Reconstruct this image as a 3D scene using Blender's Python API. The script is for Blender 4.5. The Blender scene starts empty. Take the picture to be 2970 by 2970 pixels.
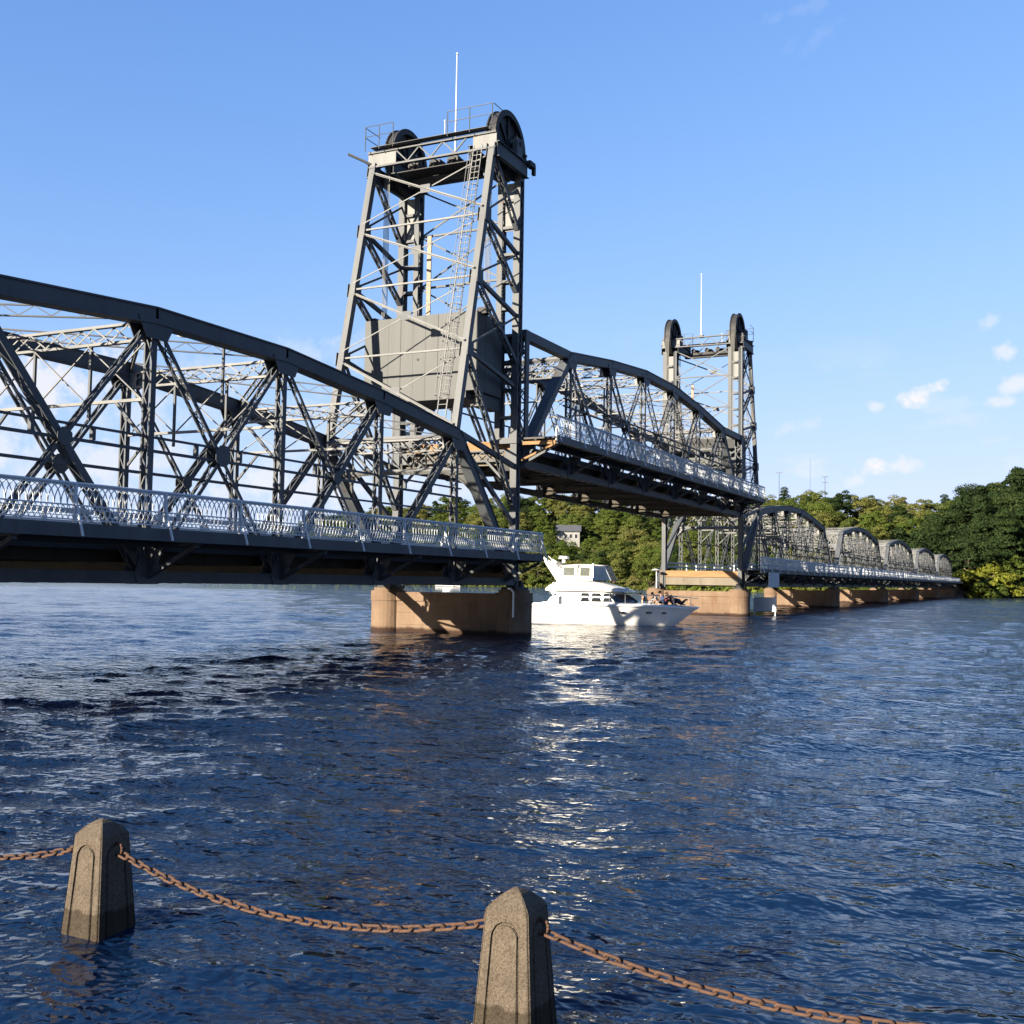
import bpy, math, random
import numpy as np
from mathutils import Vector, Matrix
R = math.radians
random.seed(7); rng = np.random.default_rng(7)
SC = bpy.context.scene
COL = SC.collection

# ------------------------------------------------------------------ camera
CAM_H, YAW, PITCH, ROLL, FPX = 2.676, 0.454, 0.0612, 0.0153, 3220.1
fw = Vector((-math.sin(YAW)*math.cos(PITCH), math.cos(YAW)*math.cos(PITCH), math.sin(PITCH)))
r0 = Vector((math.cos(YAW), math.sin(YAW), 0)); u0 = r0.cross(fw)
cr = r0*math.cos(ROLL)+u0*math.sin(ROLL); cu = -r0*math.sin(ROLL)+u0*math.cos(ROLL)
cd = bpy.data.cameras.new('camera'); cam = bpy.data.objects.new('camera', cd); COL.objects.link(cam)
cd.sensor_fit = 'HORIZONTAL'; cd.sensor_width = 36.0; cd.lens = FPX/2970*36.0; cd.clip_start = .1; cd.clip_end = 9000
cam.matrix_world = Matrix(((cr.x, cu.x, -fw.x, 0), (cr.y, cu.y, -fw.y, 0), (cr.z, cu.z, -fw.z, CAM_H), (0, 0, 0, 1)))
SC.camera = cam
def ray(u, v):
    """direction of a pixel of the 2970 px photograph (used to find where clouds stand in the sky)"""
    return (fw + cr*((u-1485)/FPX) - cu*((v-1485)/FPX)).normalized()

# ------------------------------------------------------------------ light and exposure
SUN_B, SUN_E = R(23), R(17)          # light travels towards +Y, turned to +X; elevation
ldir = Vector((math.sin(SUN_B)*math.cos(SUN_E), math.cos(SUN_B)*math.cos(SUN_E), -math.sin(SUN_E)))
W_ = bpy.data.worlds.new('World'); SC.world = W_; W_.use_nodes = True
SKY_STRENGTH = 0.055
SUN_STRENGTH = 5.0
SC.view_settings.view_transform = 'Standard'; SC.view_settings.look = 'None'
SC.view_settings.gamma = 1; SC.view_settings.exposure = 2.2
SC.view_settings.use_curve_mapping = False
SC.render.engine = 'CYCLES'
SC.cycles.max_bounces = 6; SC.cycles.transparent_max_bounces = 8
sl = bpy.data.lights.new('sun', 'SUN'); sl.energy = SUN_STRENGTH; sl.angle = R(.53); sl.color = (1, .87, .68)
so = bpy.data.objects.new('sun', sl); COL.objects.link(so); so.rotation_euler = ldir.to_track_quat('-Z', 'Y').to_euler()

def build_world():
    nt = W_.node_tree; nt.nodes.clear(); L = nt.links
    out = nt.nodes.new('ShaderNodeOutputWorld'); bg = nt.nodes.new('ShaderNodeBackground'); bg.inputs[1].default_value = SKY_STRENGTH
    sky = nt.nodes.new('ShaderNodeTexSky'); sky.sky_type = 'NISHITA'; sky.sun_disc = False
    sky.sun_elevation = SUN_E; s = -ldir; sky.sun_rotation = math.atan2(s.x, s.y) % (2*math.pi)
    sky.altitude = 250; sky.air_density = 1.0; sky.dust_density = .25; sky.ozone_density = 2.2
    tc = nt.nodes.new('ShaderNodeTexCoord')
    def M(op, a, b=None, clamp=False):
        n = nt.nodes.new('ShaderNodeMath'); n.operation = op; n.use_clamp = clamp
        for i, x in enumerate((a, b)):
            if x is None: continue
            if isinstance(x, (int, float)): n.inputs[i].default_value = x
            else: L.new(x, n.inputs[i])
        return n.outputs[0]
    def noise(scale, det, rough=.55, vscale=(1, 1, 1)):
        mp = nt.nodes.new('ShaderNodeMapping'); mp.inputs['Scale'].default_value = vscale; L.new(tc.outputs['Generated'], mp.inputs[0])
        n = nt.nodes.new('ShaderNodeTexNoise'); n.inputs['Scale'].default_value = scale; n.inputs['Detail'].default_value = det
        n.inputs['Roughness'].default_value = rough; L.new(mp.outputs[0], n.inputs[0]); return n.outputs[0]
    nz = noise(46, 7, .62); nb = noise(11, 5, .6, (1, 1, 2.2))
    def dot(v):
        n = nt.nodes.new('ShaderNodeVectorMath'); n.operation = 'DOT_PRODUCT'; L.new(tc.outputs['Generated'], n.inputs[0]); n.inputs[1].default_value = v
        return n.outputs['Value']
    mask = None
    # u, v, half-width px, half-height px, tilt deg, density
    patches = [(2540, 1358, 56, 36, 18, .9), (2480, 1400, 40, 22, 25, .5), (2600, 1352, 70, 25, -8, .55), (2668, 1148, 66, 26, 26, .9), (2628, 1172, 42, 32, 0, .8), (2545, 1178, 30, 16, 10, .5),
               (2870, 935, 32, 20, 35, .35), (2918, 1020, 36, 24, 10, .55), (2945, 1112, 46, 24, 10, .6), (2900, 1166, 54, 14, 0, .5),
               (2300, 1240, 70, 22, 10, .25), (2310, 28, 110, 20, 15, .07), (2285, 130, 50, 22, 60, .05), (2400, 90, 70, 22, 30, .07),
               (90, 1110, 300, 110, 8, .75), (420, 1190, 240, 80, 5, .35), (900, 1030, 230, 55, 8, .28), (640, 1070, 200, 60, 0, .25), (1060, 1180, 200, 60, 6, .3),
               (300, 1340, 300, 70, 4, .55), (900, 1400, 330, 80, 3, .6), (-150, 1300, 300, 130, 0, .55), (1180, 1330, 180, 50, 0, .4)]
    for u, v, rx, ry, tilt, dens in patches:
        c = ray(u, v); a = c.cross(Vector((0, 0, 1))).normalized(); b = a.cross(c)
        t = R(tilt); a2 = a*math.cos(t)+b*math.sin(t); b2 = -a*math.sin(t)+b*math.cos(t)
        da = M('MULTIPLY', dot(a2), FPX/rx); db = M('MULTIPLY', dot(b2), FPX/ry)
        rr = M('SQRT', M('ADD', M('MULTIPLY', da, da), M('MULTIPLY', db, db)))
        val = M('ADD', M('SUBTRACT', 1.0, rr), M('MULTIPLY', M('SUBTRACT', nz, .5), 4.2))
        val = M('MULTIPLY', val, 1.1, True)
        val = M('MULTIPLY', M('MULTIPLY', val, dens), M('GREATER_THAN', dot(c), .5))
        mask = val if mask is None else M('MAXIMUM', mask, val)
    # scattered fair-weather cloud low all round, thinning upward
    sep = nt.nodes.new('ShaderNodeSeparateXYZ'); L.new(tc.outputs['Generated'], sep.inputs[0])
    low = M('SUBTRACT', 1.0, M('MULTIPLY', M('ABSOLUTE', M('SUBTRACT', sep.outputs[2], .10)), 8.0), True)
    gen = M('MULTIPLY', M('MULTIPLY', M('SUBTRACT', nb, .58), 5.0, True), M('MULTIPLY', low, .55))
    mask = M('MAXIMUM', mask, gen)
    hs = nt.nodes.new('ShaderNodeHueSaturation'); hs.inputs['Hue'].default_value = .506; hs.inputs['Saturation'].default_value = 1.16; hs.inputs['Value'].default_value = 1.0
    L.new(sky.outputs[0], hs.inputs['Color'])
    # soft shoulder on the whole sky, as a camera's tone curve gives (k: picture value of one unit of sky)
    k = SKY_STRENGTH*2**SC.view_settings.exposure
    sp = nt.nodes.new('ShaderNodeSeparateColor'); cb = nt.nodes.new('ShaderNodeCombineColor'); L.new(hs.outputs[0], sp.inputs[0])
    for i, (A_, B_) in enumerate(((.80, .60), (.90, .62), (1.24, .62))):
        L.new(M('MULTIPLY', M('SUBTRACT', 1.0, M('EXPONENT', M('MULTIPLY', sp.outputs[i], -k/B_))), A_/k), cb.inputs[i])
    mx = nt.nodes.new('ShaderNodeMix'); mx.data_type = 'RGBA'
    L.new(mask, mx.inputs[0]); L.new(cb.outputs[0], mx.inputs[6]); mx.inputs[7].default_value = (4.0, 3.85, 3.85, 1)
    L.new(mx.outputs[2], bg.inputs[0]); L.new(bg.outputs[0], out.inputs[0])
build_world()

# ------------------------------------------------------------------ materials
MAT = {}
def new_mat(name):
    m = bpy.data.materials.new(name); m.use_nodes = True; nt = m.node_tree
    return m, nt, nt.nodes['Principled BSDF']
def tex_noise(nt, scale, detail=4, rough=.55, vec=None, vscale=None, coord='Object'):
    n = nt.nodes.new('ShaderNodeTexNoise'); n.inputs['Scale'].default_value = scale; n.inputs['Detail'].default_value = detail; n.inputs['Roughness'].default_value = rough
    tc = nt.nodes.new('ShaderNodeTexCoord'); src = tc.outputs[coord]
    if vscale:
        mp = nt.nodes.new('ShaderNodeMapping'); mp.inputs['Scale'].default_value = vscale; nt.links.new(src, mp.inputs[0]); src = mp.outputs[0]
    nt.links.new(src, n.inputs[0]); return n.outputs[0]
def ramp(nt, fac, stops):
    r = nt.nodes.new('ShaderNodeValToRGB'); e = r.color_ramp.elements
    while len(e) < len(stops): e.new(.5)
    for i, (p, c) in enumerate(stops): e[i].position = p; e[i].color = (*c, 1)
    nt.links.new(fac, r.inputs[0]); return r.outputs[0]
def mixc(nt, fac, a, b, mode='MIX'):
    m = nt.nodes.new('ShaderNodeMix'); m.data_type = 'RGBA'; m.blend_type = mode
    for i, x in ((0, fac), (6, a), (7, b)):
        if isinstance(x, (int, float)): m.inputs[i].default_value = x
        elif isinstance(x, tuple): m.inputs[i].default_value = (*x, 1)
        else: nt.links.new(x, m.inputs[i])
    return m.outputs[2]
def bump(nt, b, h, strength=.3, dist=.02):
    n = nt.nodes.new('ShaderNodeBump'); n.inputs['Strength'].default_value = strength; n.inputs['Distance'].default_value = dist
    nt.links.new(h, n.inputs['Height']); nt.links.new(n.outputs[0], b.inputs['Normal'])
def paint(name, c1, c2, c3=None, rough=.6, scale=1.2, stain=.62, vs=(1, 1, .25), metallic=0., coord='Object'):
    m, nt, b = new_mat(name)
    n1 = tex_noise(nt, scale, 6, .6, vscale=vs, coord=coord); col = ramp(nt, n1, [(.3, c1), (.7, c2)])
    if c3:
        n2 = tex_noise(nt, scale*3.1, 6, .65, vscale=vs, coord=coord)
        f = ramp(nt, n2, [(stain, (0, 0, 0)), (stain+.12, (1, 1, 1))]); col = mixc(nt, f, col, c3)
    nt.links.new(col, b.inputs['Base Color']); b.inputs['Roughness'].default_value = rough; b.inputs['Metallic'].default_value = metallic
    if rough >= .5 and not metallic: b.inputs['Specular IOR Level'].default_value = .18
    bump(nt, b, tex_noise(nt, 25, 3), .15, .01)
    MAT[name] = m; return m
paint('steel', (0.036, 0.042, 0.051), (0.058, 0.064, 0.071), (0.055, 0.036, 0.025), .55, .9, .60)
paint('steel_mid', (.062, .067, .074), (.092, .097, .101), (.08, .055, .04), .6, 1.0, .60)
paint('steel_sunlit', (0.085, 0.090, 0.095), (0.135, 0.138, 0.138), (0.100, 0.065, 0.048), .6, 1.0, .62)  # lighter copy of steel: sunlight on cross frames put into the colour, plus rust
paint('plate_tan', (.085, .072, .055), (.115, .10, .08), (.06, .042, .03), .7, 1.0, .62)
paint('steel_rail', (0.340, 0.375, 0.410), (0.430, 0.455, 0.480), (0.200, 0.140, 0.105), .5, 1.0, .68)
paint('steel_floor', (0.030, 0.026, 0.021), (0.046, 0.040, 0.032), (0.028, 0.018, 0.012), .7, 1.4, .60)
paint('steel_dark', (0.012, 0.013, 0.015), (0.024, 0.024, 0.025), (0.030, 0.019, 0.013), .6, 1.2, .64)
paint('plate_grey', (0.046, 0.050, 0.052), (0.058, 0.062, 0.063), (0.040, 0.036, 0.032), .6, .9, .70, (2.5, 2.5, .12))
paint('timber', (0.130, 0.075, 0.035), (0.190, 0.115, 0.058), (0.080, 0.050, 0.030), .8, 2.0, .66, (.4, 2, 2))
paint('deck', (0.045, 0.042, 0.040), (0.065, 0.062, 0.057), (0.030, 0.027, 0.024), .85, 1.5, .62, (1, 1, 1))
paint('white_paint', (0.450, 0.460, 0.460), (0.520, 0.520, 0.510), (0.300, 0.250, 0.200), .35, 1.5, .72)
paint('gauge_paint', (0.130, 0.108, 0.080), (0.165, 0.145, 0.115), (0.110, 0.045, 0.020), .6, 3.0, .57, (1, 1, 1))
paint('sign_blue', (0.280, 0.310, 0.340), (0.320, 0.350, 0.380), (0.200, 0.200, 0.200), .5, 1.0, .72)
paint('rust', (0.034, 0.018, 0.013), (0.068, 0.039, 0.026), (0.022, 0.013, 0.010), .85, 14, .60, (1, 1, 1))
paint('rope_grey', (.10, .10, .10), (.16, .16, .15), None, .5)
paint('gelcoat', (0.580, 0.580, 0.570), (0.620, 0.620, 0.610), None, .18, .3)
paint('hull_grey', (.42, .43, .44), (.46, .47, .48), None, .3, .3)
paint('canvas', (.62, .61, .58), (.70, .69, .66), None, .8, 2)
paint('antifoul', (.03, .035, .05), (.04, .045, .06), None, .6, 1)
paint('roof_dark', (.035, .04, .05), (.06, .065, .075), None, .8, 2, coord='Object')
paint('siding', (0.140, 0.140, 0.135), (0.170, 0.170, 0.160), None, .7, 2)
paint('rock', (0.120, 0.098, 0.082), (0.190, 0.160, 0.140), (0.070, 0.060, 0.052), .9, 1.5, .6, (1, 1, 1), coord='Generated')
paint('chrome', (.55, .55, .55), (.65, .65, .65), None, .2, 1, metallic=.9)

def glass_mat():
    m, nt, b = new_mat('tinted_glass'); b.inputs['Base Color'].default_value = (.012, .014, .018, 1); b.inputs['Roughness'].default_value = .06
    b.inputs['Specular IOR Level'].default_value = .6; MAT['glass'] = m
    m = bpy.data.materials.new('clear_vinyl'); m.use_nodes = True; nt = m.node_tree; nt.nodes.clear()
    o = nt.nodes.new('ShaderNodeOutputMaterial'); t = nt.nodes.new('ShaderNodeBsdfTransparent'); t.inputs[0].default_value = (.62, .64, .64, 1)
    g = nt.nodes.new('ShaderNodeBsdfGlossy'); g.inputs['Roughness'].default_value = .08; mx = nt.nodes.new('ShaderNodeMixShader'); mx.inputs[0].default_value = .14
    nt.links.new(t.outputs[0], mx.inputs[1]); nt.links.new(g.outputs[0], mx.inputs[2]); nt.links.new(mx.outputs[0], o.inputs[0]); MAT['vinyl'] = m
    m2 = m.copy(); m2.name = 'hazy_vinyl'; MAT['vinyl_pale'] = m2
    for n in m2.node_tree.nodes:
        if n.type == 'BSDF_GLOSSY': n.inputs['Roughness'].default_value = .5; n.inputs[0].default_value = (.8, .78, .72, 1)
        if n.type == 'MIX_SHADER': n.inputs[0].default_value = .5
glass_mat()

def concrete_pier():
    m, nt, b = new_mat('pier_concrete')
    n1 = tex_noise(nt, .55, 7, .62); col = ramp(nt, n1, [(.25, (.080, .053, .036)), (.5, (.112, .077, .053)), (.75, (.150, .110, .079))])
    st = tex_noise(nt, 2.2, 5, .6, vscale=(1, 1, .12)); f = ramp(nt, st, [(.55, (0, 0, 0)), (.72, (.7, .7, .7))]); col = mixc(nt, f, col, (.075, .035, .018))
    tc = nt.nodes.new('ShaderNodeTexCoord'); sp = nt.nodes.new('ShaderNodeSeparateXYZ'); nt.links.new(tc.outputs['Object'], sp.inputs[0])
    ad = nt.nodes.new('ShaderNodeMath'); ad.operation = 'MULTIPLY_ADD'; nt.links.new(tex_noise(nt, 3, 4), ad.inputs[0]); ad.inputs[1].default_value = .25; nt.links.new(sp.outputs[2], ad.inputs[2])
    wet = ramp(nt, ad.outputs[0], [(.25, (1, 1, 1)), (.40, (0, 0, 0))]); col = mixc(nt, wet, col, (.022, .012, .008))
    nt.links.new(col, b.inputs['Base Color']); b.inputs['Roughness'].default_value = .85; b.inputs['Specular IOR Level'].default_value = .15
    bump(nt, b, tex_noise(nt, 9, 6), .35, .03); MAT['pier'] = m
concrete_pier()
def concrete_bollard():
    m, nt, b = new_mat('aggregate_concrete')
    n1 = tex_noise(nt, 4, 7, .65); col = ramp(nt, n1, [(.3, (.047, .038, .029)), (.7, (.080, .066, .051))])
    v = nt.nodes.new('ShaderNodeTexVoronoi'); v.inputs['Scale'].default_value = 110; tc = nt.nodes.new('ShaderNodeTexCoord'); nt.links.new(tc.outputs['Object'], v.inputs['Vector'])
    sp = ramp(nt, v.outputs['Color'], [(.2, (.62, .60, .57)), (.55, (1, 1, 1)), (.93, (1.2, 1.17, 1.1)), (1., (2.2, 2.1, 2.0))]); col = mixc(nt, 1., col, sp, 'MULTIPLY')
    st = tex_noise(nt, 7, 5, .6, vscale=(1, 1, .2)); f = ramp(nt, st, [(.54, (0, 0, 0)), (.75, (.55, .55, .55))]); col = mixc(nt, f, col, (.03, .025, .02))
    sx = nt.nodes.new('ShaderNodeSeparateXYZ'); nt.links.new(tc.outputs['Object'], sx.inputs[0])
    ad = nt.nodes.new('ShaderNodeMath'); ad.operation = 'MULTIPLY_ADD'; nt.links.new(tex_noise(nt, 12, 4), ad.inputs[0]); ad.inputs[1].default_value = .08; nt.links.new(sx.outputs[2], ad.inputs[2])
    wet = ramp(nt, ad.outputs[0], [(.215, (1, 1, 1)), (.235, (0, 0, 0))]); dk = mixc(nt, 1., col, (.42, .40, .36), 'MULTIPLY'); col = mixc(nt, wet, col, dk)
    nt.links.new(col, b.inputs['Base Color']); b.inputs['Roughness'].default_value = .82; b.inputs['Specular IOR Level'].default_value = .15
    ad2 = nt.nodes.new('ShaderNodeMath'); ad2.operation = 'MULTIPLY_ADD'; nt.links.new(tex_noise(nt, 22, 6, .7), ad2.inputs[0]); ad2.inputs[1].default_value = 2.5; nt.links.new(v.outputs['Distance'], ad2.inputs[2]); bump(nt, b, ad2.outputs[0], .6, .005); MAT['bollard'] = m
concrete_bollard()

def foliage(name, cols, trans=.28):
    m = bpy.data.materials.new(name); m.use_nodes = True; nt = m.node_tree; nt.nodes.clear()
    o = nt.nodes.new('ShaderNodeOutputMaterial'); oi = nt.nodes.new('ShaderNodeObjectInfo')
    geo = nt.nodes.new('ShaderNodeNewGeometry')
    c = ramp(nt, oi.outputs['Random'], [(i/(len(cols)-1), x) for i, x in enumerate(cols)])
    n = ramp(nt, geo.outputs['Random Per Island'], [(0, (.62, .66, .6)), (.6, (1, 1, 1)), (1, (1.5, 1.4, 1.2))])
    c = mixc(nt, 1., c, n, 'MULTIPLY')
    d = nt.nodes.new('ShaderNodeBsdfDiffuse'); t = nt.nodes.new('ShaderNodeBsdfTranslucent'); mx = nt.nodes.new('ShaderNodeMixShader'); mx.inputs[0].default_value = trans
    nt.links.new(c, d.inputs[0]); nt.links.new(c, t.inputs[0]); nt.links.new(d.outputs[0], mx.inputs[1]); nt.links.new(t.outputs[0], mx.inputs[2]); nt.links.new(mx.outputs[0], o.inputs[0])
    MAT[name] = m
foliage('leaf_mid', [(.040, .062, .014), (.052, .073, .017), (.064, .080, .021), (.046, .065, .018)])
foliage('leaf_olive', [(.074, .084, .024), (.086, .090, .029), (.066, .084, .024), (.092, .092, .034)])
foliage('leaf_deep_shaded', [(.012, .021, .009), (.016, .027, .010), (.013, .022, .010), (.021, .032, .012)], .15)  # deep green, with the shade on the right bank put into the colour
foliage('leaf_bright', [(.075, .095, .014), (.092, .102, .018), (.085, .094, .015)])
paint('bark', (.10, .075, .055), (.16, .125, .095), None, .9, 3)
paint('bank_soil', (0.026, 0.036, 0.012), (0.044, 0.050, 0.018), (0.050, 0.040, 0.022), .95, .12, .66, (1, 1, 1))

def water_mat():
    m, nt, b = new_mat('river_water'); L = nt.links
    b.inputs['Base Color'].default_value = (.002, .009, .028, 1); b.inputs['Roughness'].default_value = .05; b.inputs['IOR'].default_value = 1.333
    tc = nt.nodes.new('ShaderNodeTexCoord')
    def layer(scale, rot, sx, sy, det, rough=.5):
        mp = nt.nodes.new('ShaderNodeMapping'); mp.inputs['Rotation'].default_value = (0, 0, rot); mp.inputs['Scale'].default_value = (sx, sy, 1); L.new(tc.outputs['Object'], mp.inputs[0])
        n = nt.nodes.new('ShaderNodeTexNoise'); n.inputs['Scale'].default_value = scale; n.inputs['Detail'].default_value = det; n.inputs['Roughness'].default_value = rough
        n.inputs['Distortion'].default_value = .4; L.new(mp.outputs[0], n.inputs[0]); return n.outputs[0]
    geo = nt.nodes.new('ShaderNodeNewGeometry')
    def VM(op, a_, b_=None, sc=None):
        n = nt.nodes.new('ShaderNodeVectorMath'); n.operation = op
        for i, x in enumerate((a_, b_)):
            if x is None: continue
            if isinstance(x, tuple): n.inputs[i].default_value = x
            else: L.new(x, n.inputs[i])
        if sc is not None:
            if isinstance(sc, (int, float)): n.inputs['Scale'].default_value = sc
            else: L.new(sc, n.inputs['Scale'])
        return n.outputs[0]
    def MT(op, a_, b_):
        n = nt.nodes.new('ShaderNodeMath'); n.operation = op
        for i, x in enumerate((a_, b_)):
            if isinstance(x, (int, float)): n.inputs[i].default_value = x
            else: L.new(x, n.inputs[i])
        return n.outputs[0]
    def slope(scale, rot, sx, det, amp):
        eps = .12/scale; hs = []
        for off in ((0, 0, 0), (eps, 0, 0), (0, eps, 0)):
            p = VM('ADD', tc.outputs['Object'], off)
            mp = nt.nodes.new('ShaderNodeMapping'); mp.inputs['Rotation'].default_value = (0, 0, rot); mp.inputs['Scale'].default_value = (sx, 1, 1); L.new(p, mp.inputs[0])
            n = nt.nodes.new('ShaderNodeTexNoise'); n.noise_dimensions = '2D'; n.inputs['Scale'].default_value = scale; n.inputs['Detail'].default_value = det; n.inputs['Roughness'].default_value = .5; n.inputs['Distortion'].default_value = .3
            L.new(mp.outputs[0], n.inputs['Vector']); hs.append(n.outputs[0])
        c = nt.nodes.new('ShaderNodeCombineXYZ')
        L.new(MT('MULTIPLY', MT('SUBTRACT', hs[0], hs[1]), amp/eps), c.inputs[0]); L.new(MT('MULTIPLY', MT('SUBTRACT', hs[0], hs[2]), amp/eps), c.inputs[1]); return c.outputs[0]
    tot = VM('ADD', VM('ADD', slope(2.4, -R(20), .55, 2, .105), slope(6.0, -R(34), .65, 1, .050)), slope(15, -R(10), .8, 0, .017))
    gust = layer(.03, 0, 1, 1, 3)
    g = nt.nodes.new('ShaderNodeMapRange'); g.inputs[1].default_value = .35; g.inputs[2].default_value = .65; g.inputs[3].default_value = .75; g.inputs[4].default_value = 1.15; L.new(gust, g.inputs[0])
    nn = VM('NORMALIZE', VM('ADD', geo.outputs['Normal'], VM('SCALE', tot, None, g.outputs[0])))
    L.new(nn, b.inputs['Normal']); MAT['water'] = m
water_mat()

# ------------------------------------------------------------------ mesh helpers
V = Vector
class MB:
    def __init__(s): s.v = []; s.f = []; s.mi = []; s.cur = 0
    def add(s, vs, fs):
        o = len(s.v); s.v += [tuple(x) for x in vs]; s.f += [tuple(i+o for i in f) for f in fs]; s.mi += [s.cur]*len(fs); return s
    def box(s, a, b):
        (x0, y0, z0), (x1, y1, z1) = a, b
        return s.add([(x0, y0, z0), (x1, y0, z0), (x1, y1, z0), (x0, y1, z0), (x0, y0, z1), (x1, y0, z1), (x1, y1, z1), (x0, y1, z1)],
                     [(0, 3, 2, 1), (4, 5, 6, 7), (0, 1, 5, 4), (1, 2, 6, 5), (2, 3, 7, 6), (3, 0, 4, 7)])
    def bar(s, p0, p1, w, h, side=(1, 0, 0), off=(0, 0)):
        """box beam p0-p1, w along side, h along the other; off shifts along (side, other)"""
        p0 = V(p0); p1 = V(p1); d = (p1-p0).normalized(); sd = V(side); sd = (sd-d*sd.dot(d)).normalized(); ot = d.cross(sd)
        o = sd*off[0]+ot*off[1]; a = sd*(w/2); c = ot*(h/2); vs = []
        for p in (p0, p1): vs += [p+o-a-c, p+o+a-c, p+o+a+c, p+o-a+c]
        return s.add(vs, [(0, 1, 2, 3), (7, 6, 5, 4), (0, 4, 5, 1), (1, 5, 6, 2), (2, 6, 7, 3), (3, 7, 4, 0)])
    def tube(s, p0, p1, r0, r1=None, n=8, caps=True):
        r1 = r0 if r1 is None else r1; p0 = V(p0); p1 = V(p1); d = (p1-p0).normalized(); a = d.orthogonal().normalized(); b = d.cross(a); vs = []
        for p, r in ((p0, r0), (p1, r1)):
            for i in range(n): t = 2*math.pi*i/n; vs.append(p+(a*math.cos(t)+b*math.sin(t))*r)
        fs = [(i, (i+1) % n, n+(i+1) % n, n+i) for i in range(n)]
        if caps: fs += [tuple(range(n-1, -1, -1)), tuple(range(n, 2*n))]
        return s.add(vs, fs)
    def path(s, pts, r, n=6):
        for a, b in zip(pts[:-1], pts[1:]): s.tube(a, b, r, n=n)
        return s
    def lace(s, p0, p1, side, sep, fw_, fd, pitch=None, bar_w=.05, planes=(-1, 1), ends=True):
        """two flanges sep apart along side, zigzag lacing between them"""
        p0 = V(p0); p1 = V(p1); L = (p1-p0).length; d = (p1-p0)/L; sd = V(side); sd = (sd-d*sd.dot(d)).normalized(); ot = d.cross(sd)
        for sg in (-1, 1): s.bar(p0, p1, fw_, fd, side, (sg*sep/2, 0))
        pitch = pitch or sep*1.05; n = max(2, int(L/pitch)); g = sep/2-fw_/2
        for pl in planes:
            o = ot*(pl*(fd/2-.012))
            for i in range(n):
                sg = 1 if (i % 2 == 0) == (pl > 0) else -1
                a = p0+d*(L*i/n)+sd*(g*sg)+o; b = p0+d*(L*(i+1)/n)-sd*(g*sg)+o
                s.bar(a, b, bar_w, .016, sd, (0, 0)) if False else s.bar(a, b, .016, bar_w, ot)
        if ends:
            for t in (0, 1):
                c = p0+d*(L*t + (.18 if t == 0 else -.18))
                for pl in planes: s.bar(c-d*.18+ot*(pl*fd/2), c+d*.18+ot*(pl*fd/2), sep, .018, side)
        return s
    def ibeam(s, p0, p1, depth, fl, up=(0, 0, 1), tw=.02, tf=.03):
        s.bar(p0, p1, depth, tw, up)
        for sg in (-1, 1): s.bar(p0, p1, tf, fl, up, (sg*depth/2, 0))
        return s
    def plate(s, pts, nrm, th):
        """polygon plate, thickness th along nrm"""
        n = V(nrm).normalized()*(th/2); k = len(pts); vs = [V(p)-n for p in pts]+[V(p)+n for p in pts]
        return s.add(vs, [tuple(range(k-1, -1, -1)), tuple(range(k, 2*k))]+[(i, (i+1) % k, k+(i+1) % k, k+i) for i in range(k)])
    def mesh(s, name, mats=None, smooth=False):
        me = bpy.data.meshes.new(name); me.from_pydata(s.v, [], s.f)
        if mats:
            for m in (mats if isinstance(mats, (list, tuple)) else [mats]): me.materials.append(MAT[m])
        if any(s.mi): me.polygons.foreach_set('material_index', s.mi)
        if smooth: me.polygons.foreach_set('use_smooth', [True]*len(me.polygons))
        me.validate(); me.update(); return me
    def build(s, name, mats, parent=None, smooth=False, loc=None):
        return link(name, s.mesh(name, mats, smooth), parent, loc)
def link(name, data, parent=None, loc=None, rot=None, scale=None):
    o = bpy.data.objects.new(name, data); COL.objects.link(o)
    if parent: o.parent = parent
    if loc: o.location = loc
    if rot: o.rotation_euler = rot
    if scale: o.scale = scale
    return o
def tag(o, label=None, cat=None, group=None, kind=None):
    if label: o['label'] = label
    if cat: o['category'] = cat
    if group: o['group'] = group
    if kind: o['kind'] = kind
    return o
def thing(name, label, cat, loc=(0, 0, 0), rz=0, group=None):
    o = link(name, None, None, loc, (0, 0, rz)); return tag(o, label, cat, group)
def copy_tree(o, parent=None, kids=None):
    c = o.copy(); COL.objects.link(c); c.parent = parent
    for ch in (KIDS.get(o.name, []) if kids is None else kids): copy_tree(ch, c)
    return c
KIDS = {}
def index_kids():
    KIDS.clear()
    for o in bpy.data.objects:
        if o.parent: KIDS.setdefault(o.parent.name, []).append(o)

# ------------------------------------------------------------------ bridge dimensions (m)
N, WID, YB, GAP, P = -23.51, 7.066, 48.44, .383, 6.096
LS = 7*P; S = LS+GAP; LIFT = 5.80
ZB = 2.60                                   # bottom chord centre
ZT = [None, 9.03, 9.72, 10.20, 10.20, 9.72, 9.03]
X2 = -WID

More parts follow.
